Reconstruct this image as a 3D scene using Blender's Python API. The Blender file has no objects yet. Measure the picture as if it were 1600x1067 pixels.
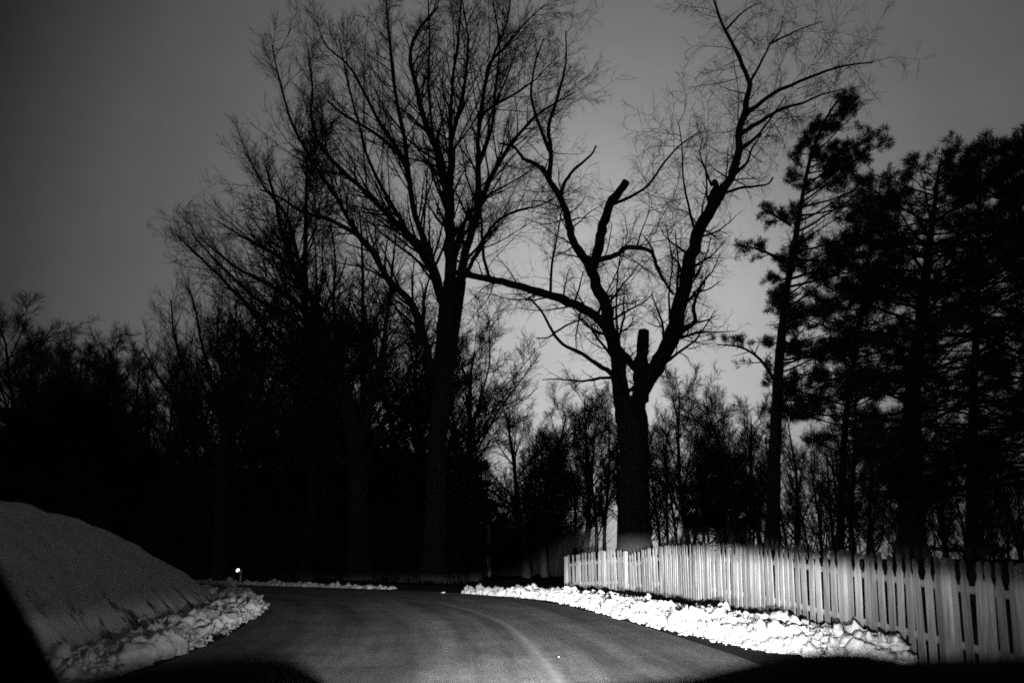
import bpy, bmesh, math, random
import numpy as np
from mathutils import noise, Vector

random.seed(7)
rng = np.random.default_rng(11)
scene = bpy.context.scene
COL = scene.collection

# ------------------------------------------------------------------ camera
FPX, PV, PITCH, HC = 1150.0, 736.0, math.radians(6.6), 1.2
cp, sp = math.cos(PITCH), math.sin(PITCH)


def P(u, v, Y):
    """world point seen at photo pixel (u, v) and lying Y metres ahead of the driver's eye"""
    dx = (u - 800) / FPX
    dz = (PV - v) / FPX
    wy = cp - dz * sp
    wz = sp + dz * cp
    k = Y / wy
    return (dx * k, Y, HC + wz * k)


cam = bpy.data.cameras.new("camera")
cam.sensor_width = 36.0
cam.lens = FPX / 1600 * 36
cam.shift_y = (PV - 533.5) / 1600
cam.clip_start = 0.02
cam.clip_end = 3000
cam.dof.use_dof = True
cam.dof.focus_distance = 26.0
cam.dof.aperture_fstop = 1.5
camo = bpy.data.objects.new("camera", cam)
camo.location = (0, 0, HC)
camo.rotation_euler = (math.radians(90) + PITCH, 0, 0)
COL.objects.link(camo)
scene.camera = camo

# ------------------------------------------------------------------ materials


def new_mat(name):
    m = bpy.data.materials.new(name)
    m.use_nodes = True
    nt = m.node_tree
    b = nt.nodes["Principled BSDF"]
    return m, nt, b


def N(nt, t, **kw):
    n = nt.nodes.new(t)
    for k, v in kw.items():
        if k.startswith("i_"):
            n.inputs[k[2:].replace("_", " ")].default_value = v
        else:
            setattr(n, k, v)
    return n


def grey(v):
    return (v, v, v, 1)


def noise_mat(name, lo, hi, scale=5.0, detail=6, rough=0.9, bump=0.0, bscale=None, stretch=(1, 1, 1), coord="Object",
              rmp=(0.3, 0.7), spec=0.3, bdist=0.02):
    m, nt, b = new_mat(name)
    tc = N(nt, "ShaderNodeTexCoord")
    mp = N(nt, "ShaderNodeMapping")
    mp.inputs["Scale"].default_value = stretch
    nt.links.new(tc.outputs[coord], mp.inputs[0])
    nz = N(nt, "ShaderNodeTexNoise", i_Scale=scale, i_Detail=detail, i_Roughness=0.65)
    nt.links.new(mp.outputs[0], nz.inputs["Vector"])
    r = N(nt, "ShaderNodeValToRGB")
    r.color_ramp.elements[0].position, r.color_ramp.elements[1].position = rmp
    r.color_ramp.elements[0].color = grey(lo)
    r.color_ramp.elements[1].color = grey(hi)
    nt.links.new(nz.outputs["Fac"], r.inputs[0])
    nt.links.new(r.outputs[0], b.inputs["Base Color"])
    b.inputs["Roughness"].default_value = rough
    b.inputs["Specular IOR Level"].default_value = spec
    if bump:
        n2 = N(nt, "ShaderNodeTexNoise", i_Scale=bscale or scale * 4, i_Detail=8, i_Roughness=0.7)
        nt.links.new(mp.outputs[0], n2.inputs["Vector"])
        bp = N(nt, "ShaderNodeBump", i_Strength=bump, i_Distance=bdist)
        nt.links.new(n2.outputs["Fac"], bp.inputs["Height"])
        nt.links.new(bp.outputs[0], b.inputs["Normal"])
    return m


M_bark = noise_mat("bark", 0.02, 0.06, 9, stretch=(3, 3, 0.5), bump=0.6, bscale=14, rough=0.95, spec=0.1)
M_barkpale = noise_mat("bark_of_broken_limbs", 0.05, 0.12, 6, stretch=(3, 3, 0.5), bump=0.6, bscale=14, rough=0.95, spec=0.1)
M_twig = noise_mat("twigs", 0.04, 0.075, 3, rough=0.95, spec=0.1)
M_needle = noise_mat("pine_needles", 0.03, 0.07, 2.5, rough=0.8, spec=0.15)
M_leaf = noise_mat("evergreen_foliage", 0.025, 0.06, 2.5, rough=0.9, spec=0.05)
M_litter = noise_mat("leaf_litter_ground", 0.02, 0.055, 1.5, bump=0.5, bscale=9, rough=1, spec=0.0)
M_snow = noise_mat("snow", 0.26, 0.6, 7, bump=0.55, bscale=16, rough=0.7, spec=0.25, rmp=(0.25, 0.6), bdist=0.05)
M_snowold = noise_mat("old_snow", 0.24, 0.56, 5, bump=0.8, bscale=14, rough=0.8, spec=0.2, rmp=(0.3, 0.65), bdist=0.05)
M_black = noise_mat("black_plastic", 0.008, 0.014, 80, rough=0.9, spec=0.05, bump=0.1)
M_paint = noise_mat("dark_car_paint", 0.01, 0.014, 40, rough=0.3, spec=0.5)
M_pole = noise_mat("pale_pole_paint", 0.6, 0.8, 3, stretch=(4, 4, 0.4), rough=0.9)
M_metal = noise_mat("galvanised_metal", 0.45, 0.6, 20, rough=0.5)
M_lampglass = noise_mat("frosted_lamp_glass", 0.75, 0.8, 20, rough=0.3)
M_lampglass.node_tree.nodes["Principled BSDF"].inputs["Emission Color"].default_value = (1, 1, 1, 1)
M_lampglass.node_tree.nodes["Principled BSDF"].inputs["Emission Strength"].default_value = 0.9


def wood_mat():
    m, nt, b = new_mat("weathered_fence_board")
    tc = N(nt, "ShaderNodeTexCoord")
    oi = N(nt, "ShaderNodeObjectInfo")
    mp = N(nt, "ShaderNodeMapping")
    mp.inputs["Scale"].default_value = (14, 14, 0.9)
    add = N(nt, "ShaderNodeVectorMath", operation="ADD")
    nt.links.new(tc.outputs["Object"], mp.inputs[0])
    sc_ = N(nt, "ShaderNodeVectorMath", operation="SCALE")
    sc_.inputs["Scale"].default_value = 37.0
    comb = N(nt, "ShaderNodeCombineXYZ")
    for i in range(3):
        nt.links.new(oi.outputs["Random"], comb.inputs[i])
    nt.links.new(comb.outputs[0], sc_.inputs[0])
    nt.links.new(mp.outputs[0], add.inputs[0])
    nt.links.new(sc_.outputs[0], add.inputs[1])
    nz = N(nt, "ShaderNodeTexNoise", i_Scale=2.0, i_Detail=7, i_Roughness=0.7)
    nt.links.new(add.outputs[0], nz.inputs["Vector"])
    r = N(nt, "ShaderNodeValToRGB")
    r.color_ramp.elements[0].position = 0.33
    r.color_ramp.elements[0].color = grey(0.16)
    r.color_ramp.elements[1].position = 0.62
    r.color_ramp.elements[1].color = grey(0.38)
    nt.links.new(nz.outputs["Fac"], r.inputs[0])
    # board to board difference
    mr = N(nt, "ShaderNodeMapRange")
    mr.inputs["To Min"].default_value = 0.55
    mr.inputs["To Max"].default_value = 1.1
    nt.links.new(oi.outputs["Random"], mr.inputs["Value"])
    mul = N(nt, "ShaderNodeVectorMath", operation="SCALE")
    nt.links.new(r.outputs[0], mul.inputs[0])
    nt.links.new(mr.outputs[0], mul.inputs["Scale"])
    nt.links.new(mul.outputs[0], b.inputs["Base Color"])
    b.inputs["Roughness"].default_value = 0.85
    b.inputs["Specular IOR Level"].default_value = 0.2
    bp = N(nt, "ShaderNodeBump", i_Strength=0.5, i_Distance=0.01)
    nt.links.new(nz.outputs["Fac"], bp.inputs["Height"])
    nt.links.new(bp.outputs[0], b.inputs["Normal"])
    return m


M_wood = wood_mat()

# ------------------------------------------------------------------ object helpers


def link(name, verts, faces, mat, parent=None, smooth=False, loc=(0, 0, 0)):
    me = bpy.data.meshes.new(name)
    if isinstance(faces, np.ndarray):
        nv = len(verts)
        me.vertices.add(nv)
        me.vertices.foreach_set("co", verts.astype(np.float32).ravel())
        k = faces.shape[1]
        me.loops.add(faces.size)
        me.loops.foreach_set("vertex_index", faces.astype(np.int32).ravel())
        me.polygons.add(len(faces))
        me.polygons.foreach_set("loop_start", np.arange(0, faces.size, k, dtype=np.int32))
        me.polygons.foreach_set("loop_total", np.full(len(faces), k, dtype=np.int32))
        me.update(calc_edges=True)
    else:
        me.from_pydata([tuple(v) for v in verts], [], faces)
        me.update()
    if smooth:
        me.polygons.foreach_set("use_smooth", np.ones(len(me.polygons), dtype=bool))
    me.materials.append(mat)
    o = bpy.data.objects.new(name, me)
    o.location = loc
    COL.objects.link(o)
    if parent is not None:
        o.parent = parent
    return o


def tag(o, label, cat, group=None):
    o["label"] = label
    o["category"] = cat
    if group:
        o["group"] = group
    return o


def thing(name, label, cat, loc=(0, 0, 0), group=None):
    o = bpy.data.objects.new(name, None)
    o.empty_display_size = 0.3
    COL.objects.link(o)
    o.location = loc
    return tag(o, label, cat, group)


def struct(o, kind="structure", label=None, cat=None):
    o["kind"] = kind
    if label:
        o["label"] = label
        o["category"] = cat
    return o


class Geo:
    """collects vertex / quad arrays"""

    def __init__(s):
        s.v, s.f, s.n = [], [], 0

    def add(s, v, f):
        s.v.append(v)
        s.f.append(f + s.n)
        s.n += len(v)

    def make(s, name, mat, parent=None, smooth=False, off=None):
        v = np.concatenate(s.v)
        f = np.concatenate(s.f)
        if off is not None:
            v = v - np.array(off)
        return link(name, v, f, mat, parent, smooth)


def nrm(a):
    return a / np.maximum(np.linalg.norm(a, axis=-1, keepdims=True), 1e-9)


def tubes(geo, Pt, R, k):
    """Pt (M,N,3), R (M,N): M tapered tubes of k sides"""
    M, n, _ = Pt.shape
    if M == 0:
        return
    T = np.empty_like(Pt)
    T[:, 1:-1] = Pt[:, 2:] - Pt[:, :-2]
    T[:, 0] = Pt[:, 1] - Pt[:, 0]
    T[:, -1] = Pt[:, -1] - Pt[:, -2]
    T = nrm(T)
    ref = np.where(np.abs(nrm(Pt[:, -1] - Pt[:, 0])[:, 2:3]) > 0.8, np.array([[0, 1.0, 0]]), np.array([[0, 0, 1.0]]))[:, None, :]
    U = nrm(np.cross(T, ref))
    W = np.cross(T, U)
    a = np.arange(k) * 2 * math.pi / k
    ring = Pt[:, :, None, :] + R[:, :, None, None] * (np.cos(a)[None, None, :, None] * U[:, :, None, :] + np.sin(a)[None, None, :, None] * W[:, :, None, :])
    V = ring.reshape(-1, 3)
    m = np.arange(M)[:, None, None] * (n * k)
    i = np.arange(n - 1)[None, :, None] * k
    j = np.arange(k)[None, None, :]
    j2 = (j + 1) % k
    F = np.stack([m + i + j, m + i + j2, m + i + k + j2, m + i + k + j], axis=-1).reshape(-1, 4)
    geo.add(V, F)


def spawn(Pt, R, K, lf=.4, ang=(20, 60), t0=0.15, t1=1.0, npts=5, up=0.0, wig=0.12, rr=0.55, rmin=0.004, lmin=0.2, lmax=9, taper=0.25,
          taperlen=0.5, lfix=None, flat=0.0):
    """K children on each of the parents; returns paths and radii"""
    M, n, _ = Pt.shape
    if M == 0:
        return Pt[:, :0], R[:, :0]
    seg = np.linalg.norm(Pt[:, 1:] - Pt[:, :-1], axis=-1)
    L = seg.sum(1)
    t = (np.arange(K)[None, :] + rng.random((M, K))) / K
    t = t0 + (t1 - t0) * t
    x = t * (n - 1)
    i = np.clip(x.astype(int), 0, n - 2)
    f = x - i
    mi = np.arange(M)[:, None]
    p = Pt[mi, i] * (1 - f[..., None]) + Pt[mi, i + 1] * f[..., None]
    r = R[mi, i] * (1 - f) + R[mi, i + 1] * f
    d = nrm(Pt[mi, i + 1] - Pt[mi, i])
    rv = rng.normal(size=d.shape)
    rv[..., 2] *= (1 - flat)
    perp = nrm(rv - (rv * d).sum(-1, keepdims=True) * d)
    an = np.radians(ang[0] + (ang[1] - ang[0]) * rng.random((M, K)))[..., None]
    nd = nrm(np.cos(an) * d + np.sin(an) * perp)
    if lfix is None:
        ln = L[:, None] * lf * (1 - taperlen * t) * rng.uniform(0.6, 1.25, (M, K))
    else:
        ln = rng.uniform(lfix[0], lfix[1], (M, K)) * (1 - taperlen * t)
    ln = np.clip(ln, lmin, lmax)
    p = p.reshape(-1, 3)
    nd = nd.reshape(-1, 3)
    ln = ln.reshape(-1)
    r0 = np.maximum(r.reshape(-1) * rr, rmin)
    out = np.empty((M * K, npts, 3))
    out[:, 0] = p
    cur = nd
    step = (ln / (npts - 1))[:, None]
    for q in range(1, npts):
        cur = nrm(cur + wig * rng.normal(size=cur.shape) + np.array([0, 0, up / (npts - 1)]))
        out[:, q] = out[:, q - 1] + cur * step
    RR = r0[:, None] * np.linspace(1, taper, npts)[None, :]
    return out, RR


def resample(pts, n):
    pts = np.array(pts, float)
    # Catmull-Rom-like smoothing by dense linear resample then small blur
    s = np.concatenate([[0], np.cumsum(np.linalg.norm(pts[1:] - pts[:-1], axis=1))])
    t = np.linspace(0, s[-1], n)
    out = np.stack([np.interp(t, s, pts[:, i]) for i in range(pts.shape[1])], axis=1)
    b = out.copy()
    b[1:-1] = 0.25 * out[:-2] + 0.5 * out[1:-1] + 0.25 * out[2:]
    return b


def stem(geo, path, rad, k=10, npts=None, rough=0.06):
    """one traced stem: path (n,3) + radii, knobbly surface"""
    g = Geo()
    n = len(path)
    tubes(g, path[None], rad[None], k)
    V = g.v[0].reshape(n, k, 3)
    c = path[:, None, :]
    rnd = 1 + rough * rng.normal(size=(n, k, 1))
    V = c + (V - c) * rnd
    geo.add(V.reshape(-1, 3), g.f[0])
    # closed tip
    tip = V[-1]
    ctr = tip.mean(0)
    vs = np.vstack([tip, ctr[None]])
    idx = np.arange(k)
    F = np.stack([idx, (idx + 1) % k, np.full(k, k), np.full(k, k)], axis=1)
    # degenerate quads avoided: use mid ring
    mid = ctr + (tip - ctr) * 0.02
    vs = np.vstack([tip, mid])
    F = np.stack([idx, (idx + 1) % k, k + (idx + 1) % k, k + idx], axis=1)
    geo.add(vs, F)


def traced(limb, Y):
    """limb = (dy_end, w0, w1, [(u,v),...]) in photo pixels -> path and radii in metres around distance Y"""
    dy0, dy1, w0, w1, pts = limb
    n = max(8, int(len(pts) * 3))
    pp = resample(pts, n)
    tt = np.linspace(0, 1, n)
    ys = Y + dy0 + (dy1 - dy0) * tt
    path = np.array([P(a[0], a[1], y) for a, y in zip(pp, ys)])
    rad = (w0 + (w1 - w0) * tt ** 0.85) / 2 / FPX * ys
    return path, rad


def bare_tree(name, label, Y, trunk, limbs, foot, crown_levels, group=None, mat=M_bark, fillers=()):
    """traced bare tree: trunk mesh, every main limb a mesh, the fine branches one crown mesh"""
    base = np.array(foot)
    root = thing(name, label, "tree", tuple(base), group)
    g = Geo()
    for i, tr in enumerate(trunk):
        p, r = traced(tr, Y)
        if i == 0:  # root flare
            h = (p[:, 2] - p[0, 2])
            r = r * (1 + 0.55 * np.exp(-h / 0.45))
        stem(g, p, r, 12)
        g2 = Geo()
    g.make("trunk", mat, root, True, base)
    crown = Geo()
    for lb in limbs:
        p, r = traced(lb[:5], Y)
        # knobbly, never ruler straight
        wob = rng.normal(size=p.shape) * r[:, None] * 0.13
        wob[0] = wob[-1] = 0
        p = p + wob
        g = Geo()
        stem(g, p, r, 8)
        g.make("limb", mat, root, True, base)
        opt = lb[5] if len(lb) > 5 else {}
        lv = opt.get("levels", crown_levels)
        grow(crown, resample(p, 16)[None], np.interp(np.linspace(0, 1, 16), np.linspace(0, 1, len(r)), r)[None], lv)
    for path, rad in fillers:
        grow(crown, path, rad, crown_levels)
    crown.make("crown", M_twig, root, False, base)
    return root


def grow(geo, Pt, R, levels):
    for i, lv in enumerate(levels):
        lv = dict(lv)
        k = lv.pop("k", 3)
        L = np.linalg.norm(Pt[:, 1:] - Pt[:, :-1], axis=-1).sum(1)
        if "per" in lv:  # children per metre of the first-level limb
            per = lv.pop("per")
            lv["K"] = max(2, int(per * L.mean()))
        Pt, R = spawn(Pt, R, **lv)
        tubes(geo, Pt, R, k)


exec_after = []

# ------------------------------------------------------------------ terrain
EDGE_R = np.array([(2.9, -40), (2.9, 5), (2.75, 9), (2.25, 13), (1.3, 18.5), (-0.4, 22.6), (-2.2, 24.9), (-5, 27.2), (-11, 31), (-20, 35.5), (-40, 43), (-80, 55)], float)
EDGE_L = np.array([(-3.7, -40), (-3.7, 5), (-3.9, 8.5), (-4.3, 11.5), (-5.1, 15), (-6.2, 18.6), (-7.7, 21.2), (-11, 24.2), (-21, 28.5), (-42, 36), (-80, 47)], float)
LINE_C = np.array([(0.55, 3), (0.45, 7.4), (0.26, 10.1), (-0.1, 13.3), (-0.86, 16.4), (-1.9, 19.3), (-4.2, 22.4), (-8, 25.6), (-14, 29), (-24, 33)], float)


def arc(poly, n):
    poly = np.array(poly, float)
    s = np.concatenate([[0], np.cumsum(np.linalg.norm(poly[1:] - poly[:-1], axis=1))])
    t = np.linspace(0, s[-1], n)
    out = np.stack([np.interp(t, s, poly[:, i]) for i in range(2)], axis=1)
    for _ in range(6):
        out[1:-1] = 0.25 * out[:-2] + 0.5 * out[1:-1] + 0.25 * out[2:]
    return out


ER, EL = arc(EDGE_R, 260), arc(EDGE_L, 260)
MID = (arc(EDGE_R, 160) + arc(EDGE_L, 160)) / 2


def ss(a, b, x):
    t = np.clip((x - a) / (b - a), 0, 1)
    return t * t * (3 - 2 * t)


def road_dist(x, y):
    sh = np.shape(x)
    q = np.stack([np.ravel(x), np.ravel(y)], 1)
    out = np.full(len(q), 1e9)
    for c in range(0, len(q), 4000):
        d = np.linalg.norm(q[c:c + 4000, None, :] - MID[None], axis=2).min(1)
        out[c:c + 4000] = d
    return out.reshape(sh)


def terrain(x, y):
    x = np.asarray(x, float)
    y = np.asarray(y, float)
    d = road_dist(x, y)
    off = ss(4.6, 9, d)
    # the wood floor rises to the left beyond the road, falls away to the right
    left = ss(-6, -34, x) * ss(30, 62, y) * 5.5
    mid = -2.2 * ss(30, 75, y) * ss(-14, 0, x)
    right = -1.6 * ss(9, 30, x) * ss(0, 30, y)
    back = 3.5 * ss(80, 160, y) * ss(10, -30, x)
    lf = 1.5 * ss(-12, -30, x) * ss(40, 10, y)
    bump_ = 0.12 * np.sin(x * 0.7 + 1.3 * np.sin(y * 0.4)) + 0.1 * np.sin(y * 0.9 + x * 0.31)
    ditch = -0.25 * np.exp(-((x - 6.2) / 1.6) ** 2) * ss(14, 9, y) * ss(-5, 2, y)
    return off * (left + mid + right + back + lf + bump_) + ditch * ss(3.6, 5, d)


def tz(x, y):
    return float(terrain(np.array([x]), np.array([y]))[0])


def grid_mesh(xs, ys, zf):
    X, Y = np.meshgrid(xs, ys)
    Z = zf(X, Y)
    V = np.stack([X, Y, Z], -1).reshape(-1, 3)
    ny, nx = X.shape
    i = np.arange(ny - 1)[:, None] * nx + np.arange(nx - 1)[None, :]
    F = np.stack([i, i + 1, i + nx + 1, i + nx], -1).reshape(-1, 4)
    return V, F


xs = np.concatenate([-np.geomspace(60, 900, 22)[::-1], np.arange(-58, 58.1, 0.8), np.geomspace(60, 900, 22)])
ys = np.concatenate([-np.geomspace(30, 300, 10)[::-1], np.arange(-28, 120, 0.8), np.geomspace(122, 1500, 26)])
V, F = grid_mesh(xs, ys, terrain)
struct(link("ground", V, F, M_litter, smooth=True))

# road with uv (u across in metres, v along in metres)


def strip(name, A, B, z, mat, ncross=2, kind="structure"):
    n = len(A)
    t = np.linspace(0, 1, ncross)
    V = A[:, None, :] * (1 - t)[None, :, None] + B[:, None, :] * t[None, :, None]
    V = np.concatenate([V, np.full(V.shape[:2] + (1,), z)], -1).reshape(-1, 3)
    i = np.arange(n - 1)[:, None] * ncross + np.arange(ncross - 1)[None, :]
    F = np.stack([i, i + 1, i + ncross + 1, i + ncross], -1).reshape(-1, 4)
    o = link(name, V, F, mat)
    uv = o.data.uv_layers.new(name="along")
    s = np.concatenate([[0], np.cumsum(np.linalg.norm(A[1:] - A[:-1], axis=1))])
    w = np.linalg.norm(A - B, axis=1)
    U = np.stack([(t[None, :] * w[:, None]), np.repeat(s[:, None], ncross, 1)], -1).reshape(-1, 2)
    li = np.empty(len(o.data.loops), dtype=np.int32)
    o.data.loops.foreach_get("vertex_index", li)
    uv.data.foreach_set("uv", U[li].astype(np.float32).ravel())
    return struct(o, kind)


def road_mat():
    m, nt, b = new_mat("worn_asphalt")
    tc = N(nt, "ShaderNodeTexCoord")
    fine = N(nt, "ShaderNodeTexNoise", i_Scale=26.0, i_Detail=8, i_Roughness=0.9)
    nt.links.new(tc.outputs["Object"], fine.inputs["Vector"])
    uvn = N(nt, "ShaderNodeUVMap", uv_map="along")
    mp = N(nt, "ShaderNodeMapping")
    mp.inputs["Scale"].default_value = (1.6, 0.10, 1)
    nt.links.new(uvn.outputs[0], mp.inputs[0])
    st = N(nt, "ShaderNodeTexNoise", i_Scale=1.0, i_Detail=5, i_Roughness=0.6)
    nt.links.new(mp.outputs[0], st.inputs["Vector"])
    bl = N(nt, "ShaderNodeTexNoise", i_Scale=0.9, i_Detail=7, i_Roughness=0.65)
    nt.links.new(tc.outputs["Object"], bl.inputs["Vector"])
    r1 = N(nt, "ShaderNodeMapRange", i_From_Min=0.36, i_From_Max=0.66, i_To_Min=0.55, i_To_Max=1.5)
    nt.links.new(st.outputs["Fac"], r1.inputs["Value"])
    r2 = N(nt, "ShaderNodeMapRange", i_From_Min=0.3, i_From_Max=0.7, i_To_Min=0.65, i_To_Max=1.35)
    nt.links.new(bl.outputs["Fac"], r2.inputs["Value"])
    r3 = N(nt, "ShaderNodeMapRange", i_From_Min=0.36, i_From_Max=0.64, i_To_Min=0.3, i_To_Max=1.7)
    nt.links.new(fine.outputs["Fac"], r3.inputs["Value"])
    a = N(nt, "ShaderNodeMath", operation="MULTIPLY")
    c = N(nt, "ShaderNodeMath", operation="MULTIPLY")
    d = N(nt, "ShaderNodeMath", operation="MULTIPLY")
    d.inputs[1].default_value = 0.095
    nt.links.new(r1.outputs[0], a.inputs[0])
    nt.links.new(r2.outputs[0], a.inputs[1])
    nt.links.new(a.outputs[0], c.inputs[0])
    nt.links.new(r3.outputs[0], c.inputs[1])
    nt.links.new(c.outputs[0], d.inputs[0])
    nt.links.new(d.outputs[0], b.inputs["Base Color"])
    b.inputs["Roughness"].default_value = 0.8
    b.inputs["Specular IOR Level"].default_value = 0.15
    bp = N(nt, "ShaderNodeBump", i_Strength=0.6, i_Distance=0.01)
    nt.links.new(fine.outputs["Fac"], bp.inputs["Height"])
    nt.links.new(bp.outputs[0], b.inputs["Normal"])
    return m


M_road = road_mat()
strip("road", EL, ER, 0.012, M_road, 6)


def line_mat():
    m, nt, b = new_mat("worn_line_paint_and_road_salt")
    tc = N(nt, "ShaderNodeTexCoord")
    nz = N(nt, "ShaderNodeTexNoise", i_Scale=7.0, i_Detail=8, i_Roughness=0.8)
    nt.links.new(tc.outputs["Object"], nz.inputs["Vector"])
    uvn = N(nt, "ShaderNodeUVMap", uv_map="along")
    sx = N(nt, "ShaderNodeSeparateXYZ")
    nt.links.new(uvn.outputs[0], sx.inputs[0])
    # distance from strip middle, 0..1
    m1 = N(nt, "ShaderNodeMath", operation="SUBTRACT")
    m1.inputs[1].default_value = 0.26
    nt.links.new(sx.outputs[0], m1.inputs[0])
    m2 = N(nt, "ShaderNodeMath", operation="ABSOLUTE")
    nt.links.new(m1.outputs[0], m2.inputs[0])
    mr = N(nt, "ShaderNodeMapRange", i_From_Min=0.0, i_From_Max=0.26, i_To_Min=0.56, i_To_Max=0.0)
    nt.links.new(m2.outputs[0], mr.inputs["Value"])
    ad = N(nt, "ShaderNodeMath", operation="ADD")
    nt.links.new(nz.outputs["Fac"], ad.inputs[0])
    nt.links.new(mr.outputs[0], ad.inputs[1])
    r = N(nt, "ShaderNodeMapRange", i_From_Min=0.74, i_From_Max=1.12, i_To_Min=0.0, i_To_Max=1.0)
    nt.links.new(ad.outputs[0], r.inputs["Value"])
    mx = N(nt, "ShaderNodeMixShader")
    tr = N(nt, "ShaderNodeBsdfTransparent")
    b.inputs["Base Color"].default_value = grey(0.24)
    b.inputs["Roughness"].default_value = 0.9
    b.inputs["Specular IOR Level"].default_value = 0.1
    nt.links.new(r.outputs[0], mx.inputs[0])
    nt.links.new(tr.outputs[0], mx.inputs[1])
    nt.links.new(b.outputs[0], mx.inputs[2])
    nt.links.new(mx.outputs[0], nt.nodes["Material Output"].inputs["Surface"])
    return m


LC = arc(LINE_C, 160)
T_ = nrm(np.gradient(LC, axis=0))
NRM = np.stack([T_[:, 1], -T_[:, 0]], 1)
o = strip("road_centre_line", LC - NRM * 0.26, LC + NRM * 0.26, 0.017, line_mat(), 3)

# ------------------------------------------------------------------ snow-covered bank on the left
FX = np.array([(0, -4.7), (6, -4.7), (8.5, -4.9), (11.5, -5.5), (15, -6.1), (18, -6.95), (20.5, -8.0), (22.5, -9.6), (24, -12.5), (26, -20)], float)
HX = np.array([(0, 2.3), (8, 2.35), (10, 2.3), (13, 2.15), (16, 1.9), (18.5, 1.48), (20.5, 0.98), (22.5, 0.45), (24, 0.3), (26, 0.2)], float)


def BN(x, y):
    f = lambda a, b: 0.09 * noise.noise(Vector((a * 1.1, b * 1.1, 3))) + 0.06 * noise.noise(Vector((a * 3.7, b * 3.7, 9))) - 0.05 * max(0, noise.noise(Vector((a * 2.4, b * 5.0, 5))) - .25)
    return np.vectorize(f)(x, y)


def bank_z(x, y):
    xf = np.interp(y, FX[:, 0], FX[:, 1])
    H = np.interp(y, HX[:, 0], HX[:, 1])
    t = np.clip((xf - x) / 3.1, 0, 1)
    z = H * .93 * (1 - (1 - t) ** 1.9)
    z = z + 0.05 + 0.25 * np.clip((xf - x - 3.1) / 20, 0, 1)
    rough = 0.03 * np.sin(x * 3.1 + np.sin(y * 2.3) * 1.4) * np.cos(y * 2.6 + x) + 0.05 * np.sin(x * 0.9 + y * 0.7) + BN(x, y)
    z = z + rough * np.clip(t * 4, 0, 1)
    return np.where(xf - x < 0, -0.06 + 0.11 * np.clip(1 + (xf - x) / 0.8, 0, 1), z)


def bank_mat():
    m, nt, b = new_mat("crusted_snow_with_bare_patches")
    tc = N(nt, "ShaderNodeTexCoord")
    mp = N(nt, "ShaderNodeMapping")
    mp.inputs["Rotation"].default_value = (0, 0, math.radians(25))
    mp.inputs["Scale"].default_value = (1.0, 2.0, 1.2)
    nt.links.new(tc.outputs["Object"], mp.inputs[0])
    nz = N(nt, "ShaderNodeTexNoise", i_Scale=1.5, i_Detail=7, i_Roughness=0.72)
    nt.links.new(mp.outputs[0], nz.inputs["Vector"])
    sx = N(nt, "ShaderNodeSeparateXYZ")
    nt.links.new(tc.outputs["Object"], sx.inputs[0])
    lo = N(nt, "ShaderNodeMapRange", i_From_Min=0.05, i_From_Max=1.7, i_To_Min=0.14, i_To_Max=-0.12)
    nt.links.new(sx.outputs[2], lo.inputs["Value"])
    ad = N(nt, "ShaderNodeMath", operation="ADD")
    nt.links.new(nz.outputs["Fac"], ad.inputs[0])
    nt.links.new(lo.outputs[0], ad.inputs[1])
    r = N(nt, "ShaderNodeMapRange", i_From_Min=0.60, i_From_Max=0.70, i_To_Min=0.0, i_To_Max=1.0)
    nt.links.new(ad.outputs[0], r.inputs["Value"])
    n2 = N(nt, "ShaderNodeTexNoise", i_Scale=2.2, i_Detail=8, i_Roughness=0.7)
    nt.links.new(tc.outputs["Object"], n2.inputs["Vector"])
    rp = N(nt, "ShaderNodeValToRGB")
    rp.color_ramp.elements[0].position = 0.3
    rp.color_ramp.elements[0].color = grey(0.42)
    rp.color_ramp.elements[1].position = 0.7
    rp.color_ramp.elements[1].color = grey(0.62)
    nt.links.new(n2.outputs["Fac"], rp.inputs[0])
    mx = N(nt, "ShaderNodeMix", data_type="RGBA")
    nt.links.new(r.outputs[0], mx.inputs["Factor"])
    nt.links.new(rp.outputs[0], mx.inputs[6])
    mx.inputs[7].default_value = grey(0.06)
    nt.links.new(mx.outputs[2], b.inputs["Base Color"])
    b.inputs["Roughness"].default_value = 0.85
    b.inputs["Specular IOR Level"].default_value = 0.1
    n3 = N(nt, "ShaderNodeTexNoise", i_Scale=11.0, i_Detail=8, i_Roughness=0.75)
    nt.links.new(tc.outputs["Object"], n3.inputs["Vector"])
    bp = N(nt, "ShaderNodeBump", i_Strength=0.9, i_Distance=0.09)
    nt.links.new(n3.outputs["Fac"], bp.inputs["Height"])
    nt.links.new(bp.outputs[0], b.inputs["Normal"])
    return m


V, F = grid_mesh(np.arange(-30, -4.0, 0.1), np.arange(-2, 24.6, 0.1), bank_z)
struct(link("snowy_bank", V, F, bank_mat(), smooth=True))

# ------------------------------------------------------------------ ploughed snow
bm = bmesh.new()
bmesh.ops.create_icosphere(bm, subdivisions=3, radius=1)
ICO3 = (np.array([v.co[:] for v in bm.verts]), np.array([[v.index for v in f.verts] for f in bm.faces]))
bm.free()
bm = bmesh.new()
bmesh.ops.create_icosphere(bm, subdivisions=2, radius=1)
ICO2 = (np.array([v.co[:] for v in bm.verts]), np.array([[v.index for v in f.verts] for f in bm.faces]))
bm.free()


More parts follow.
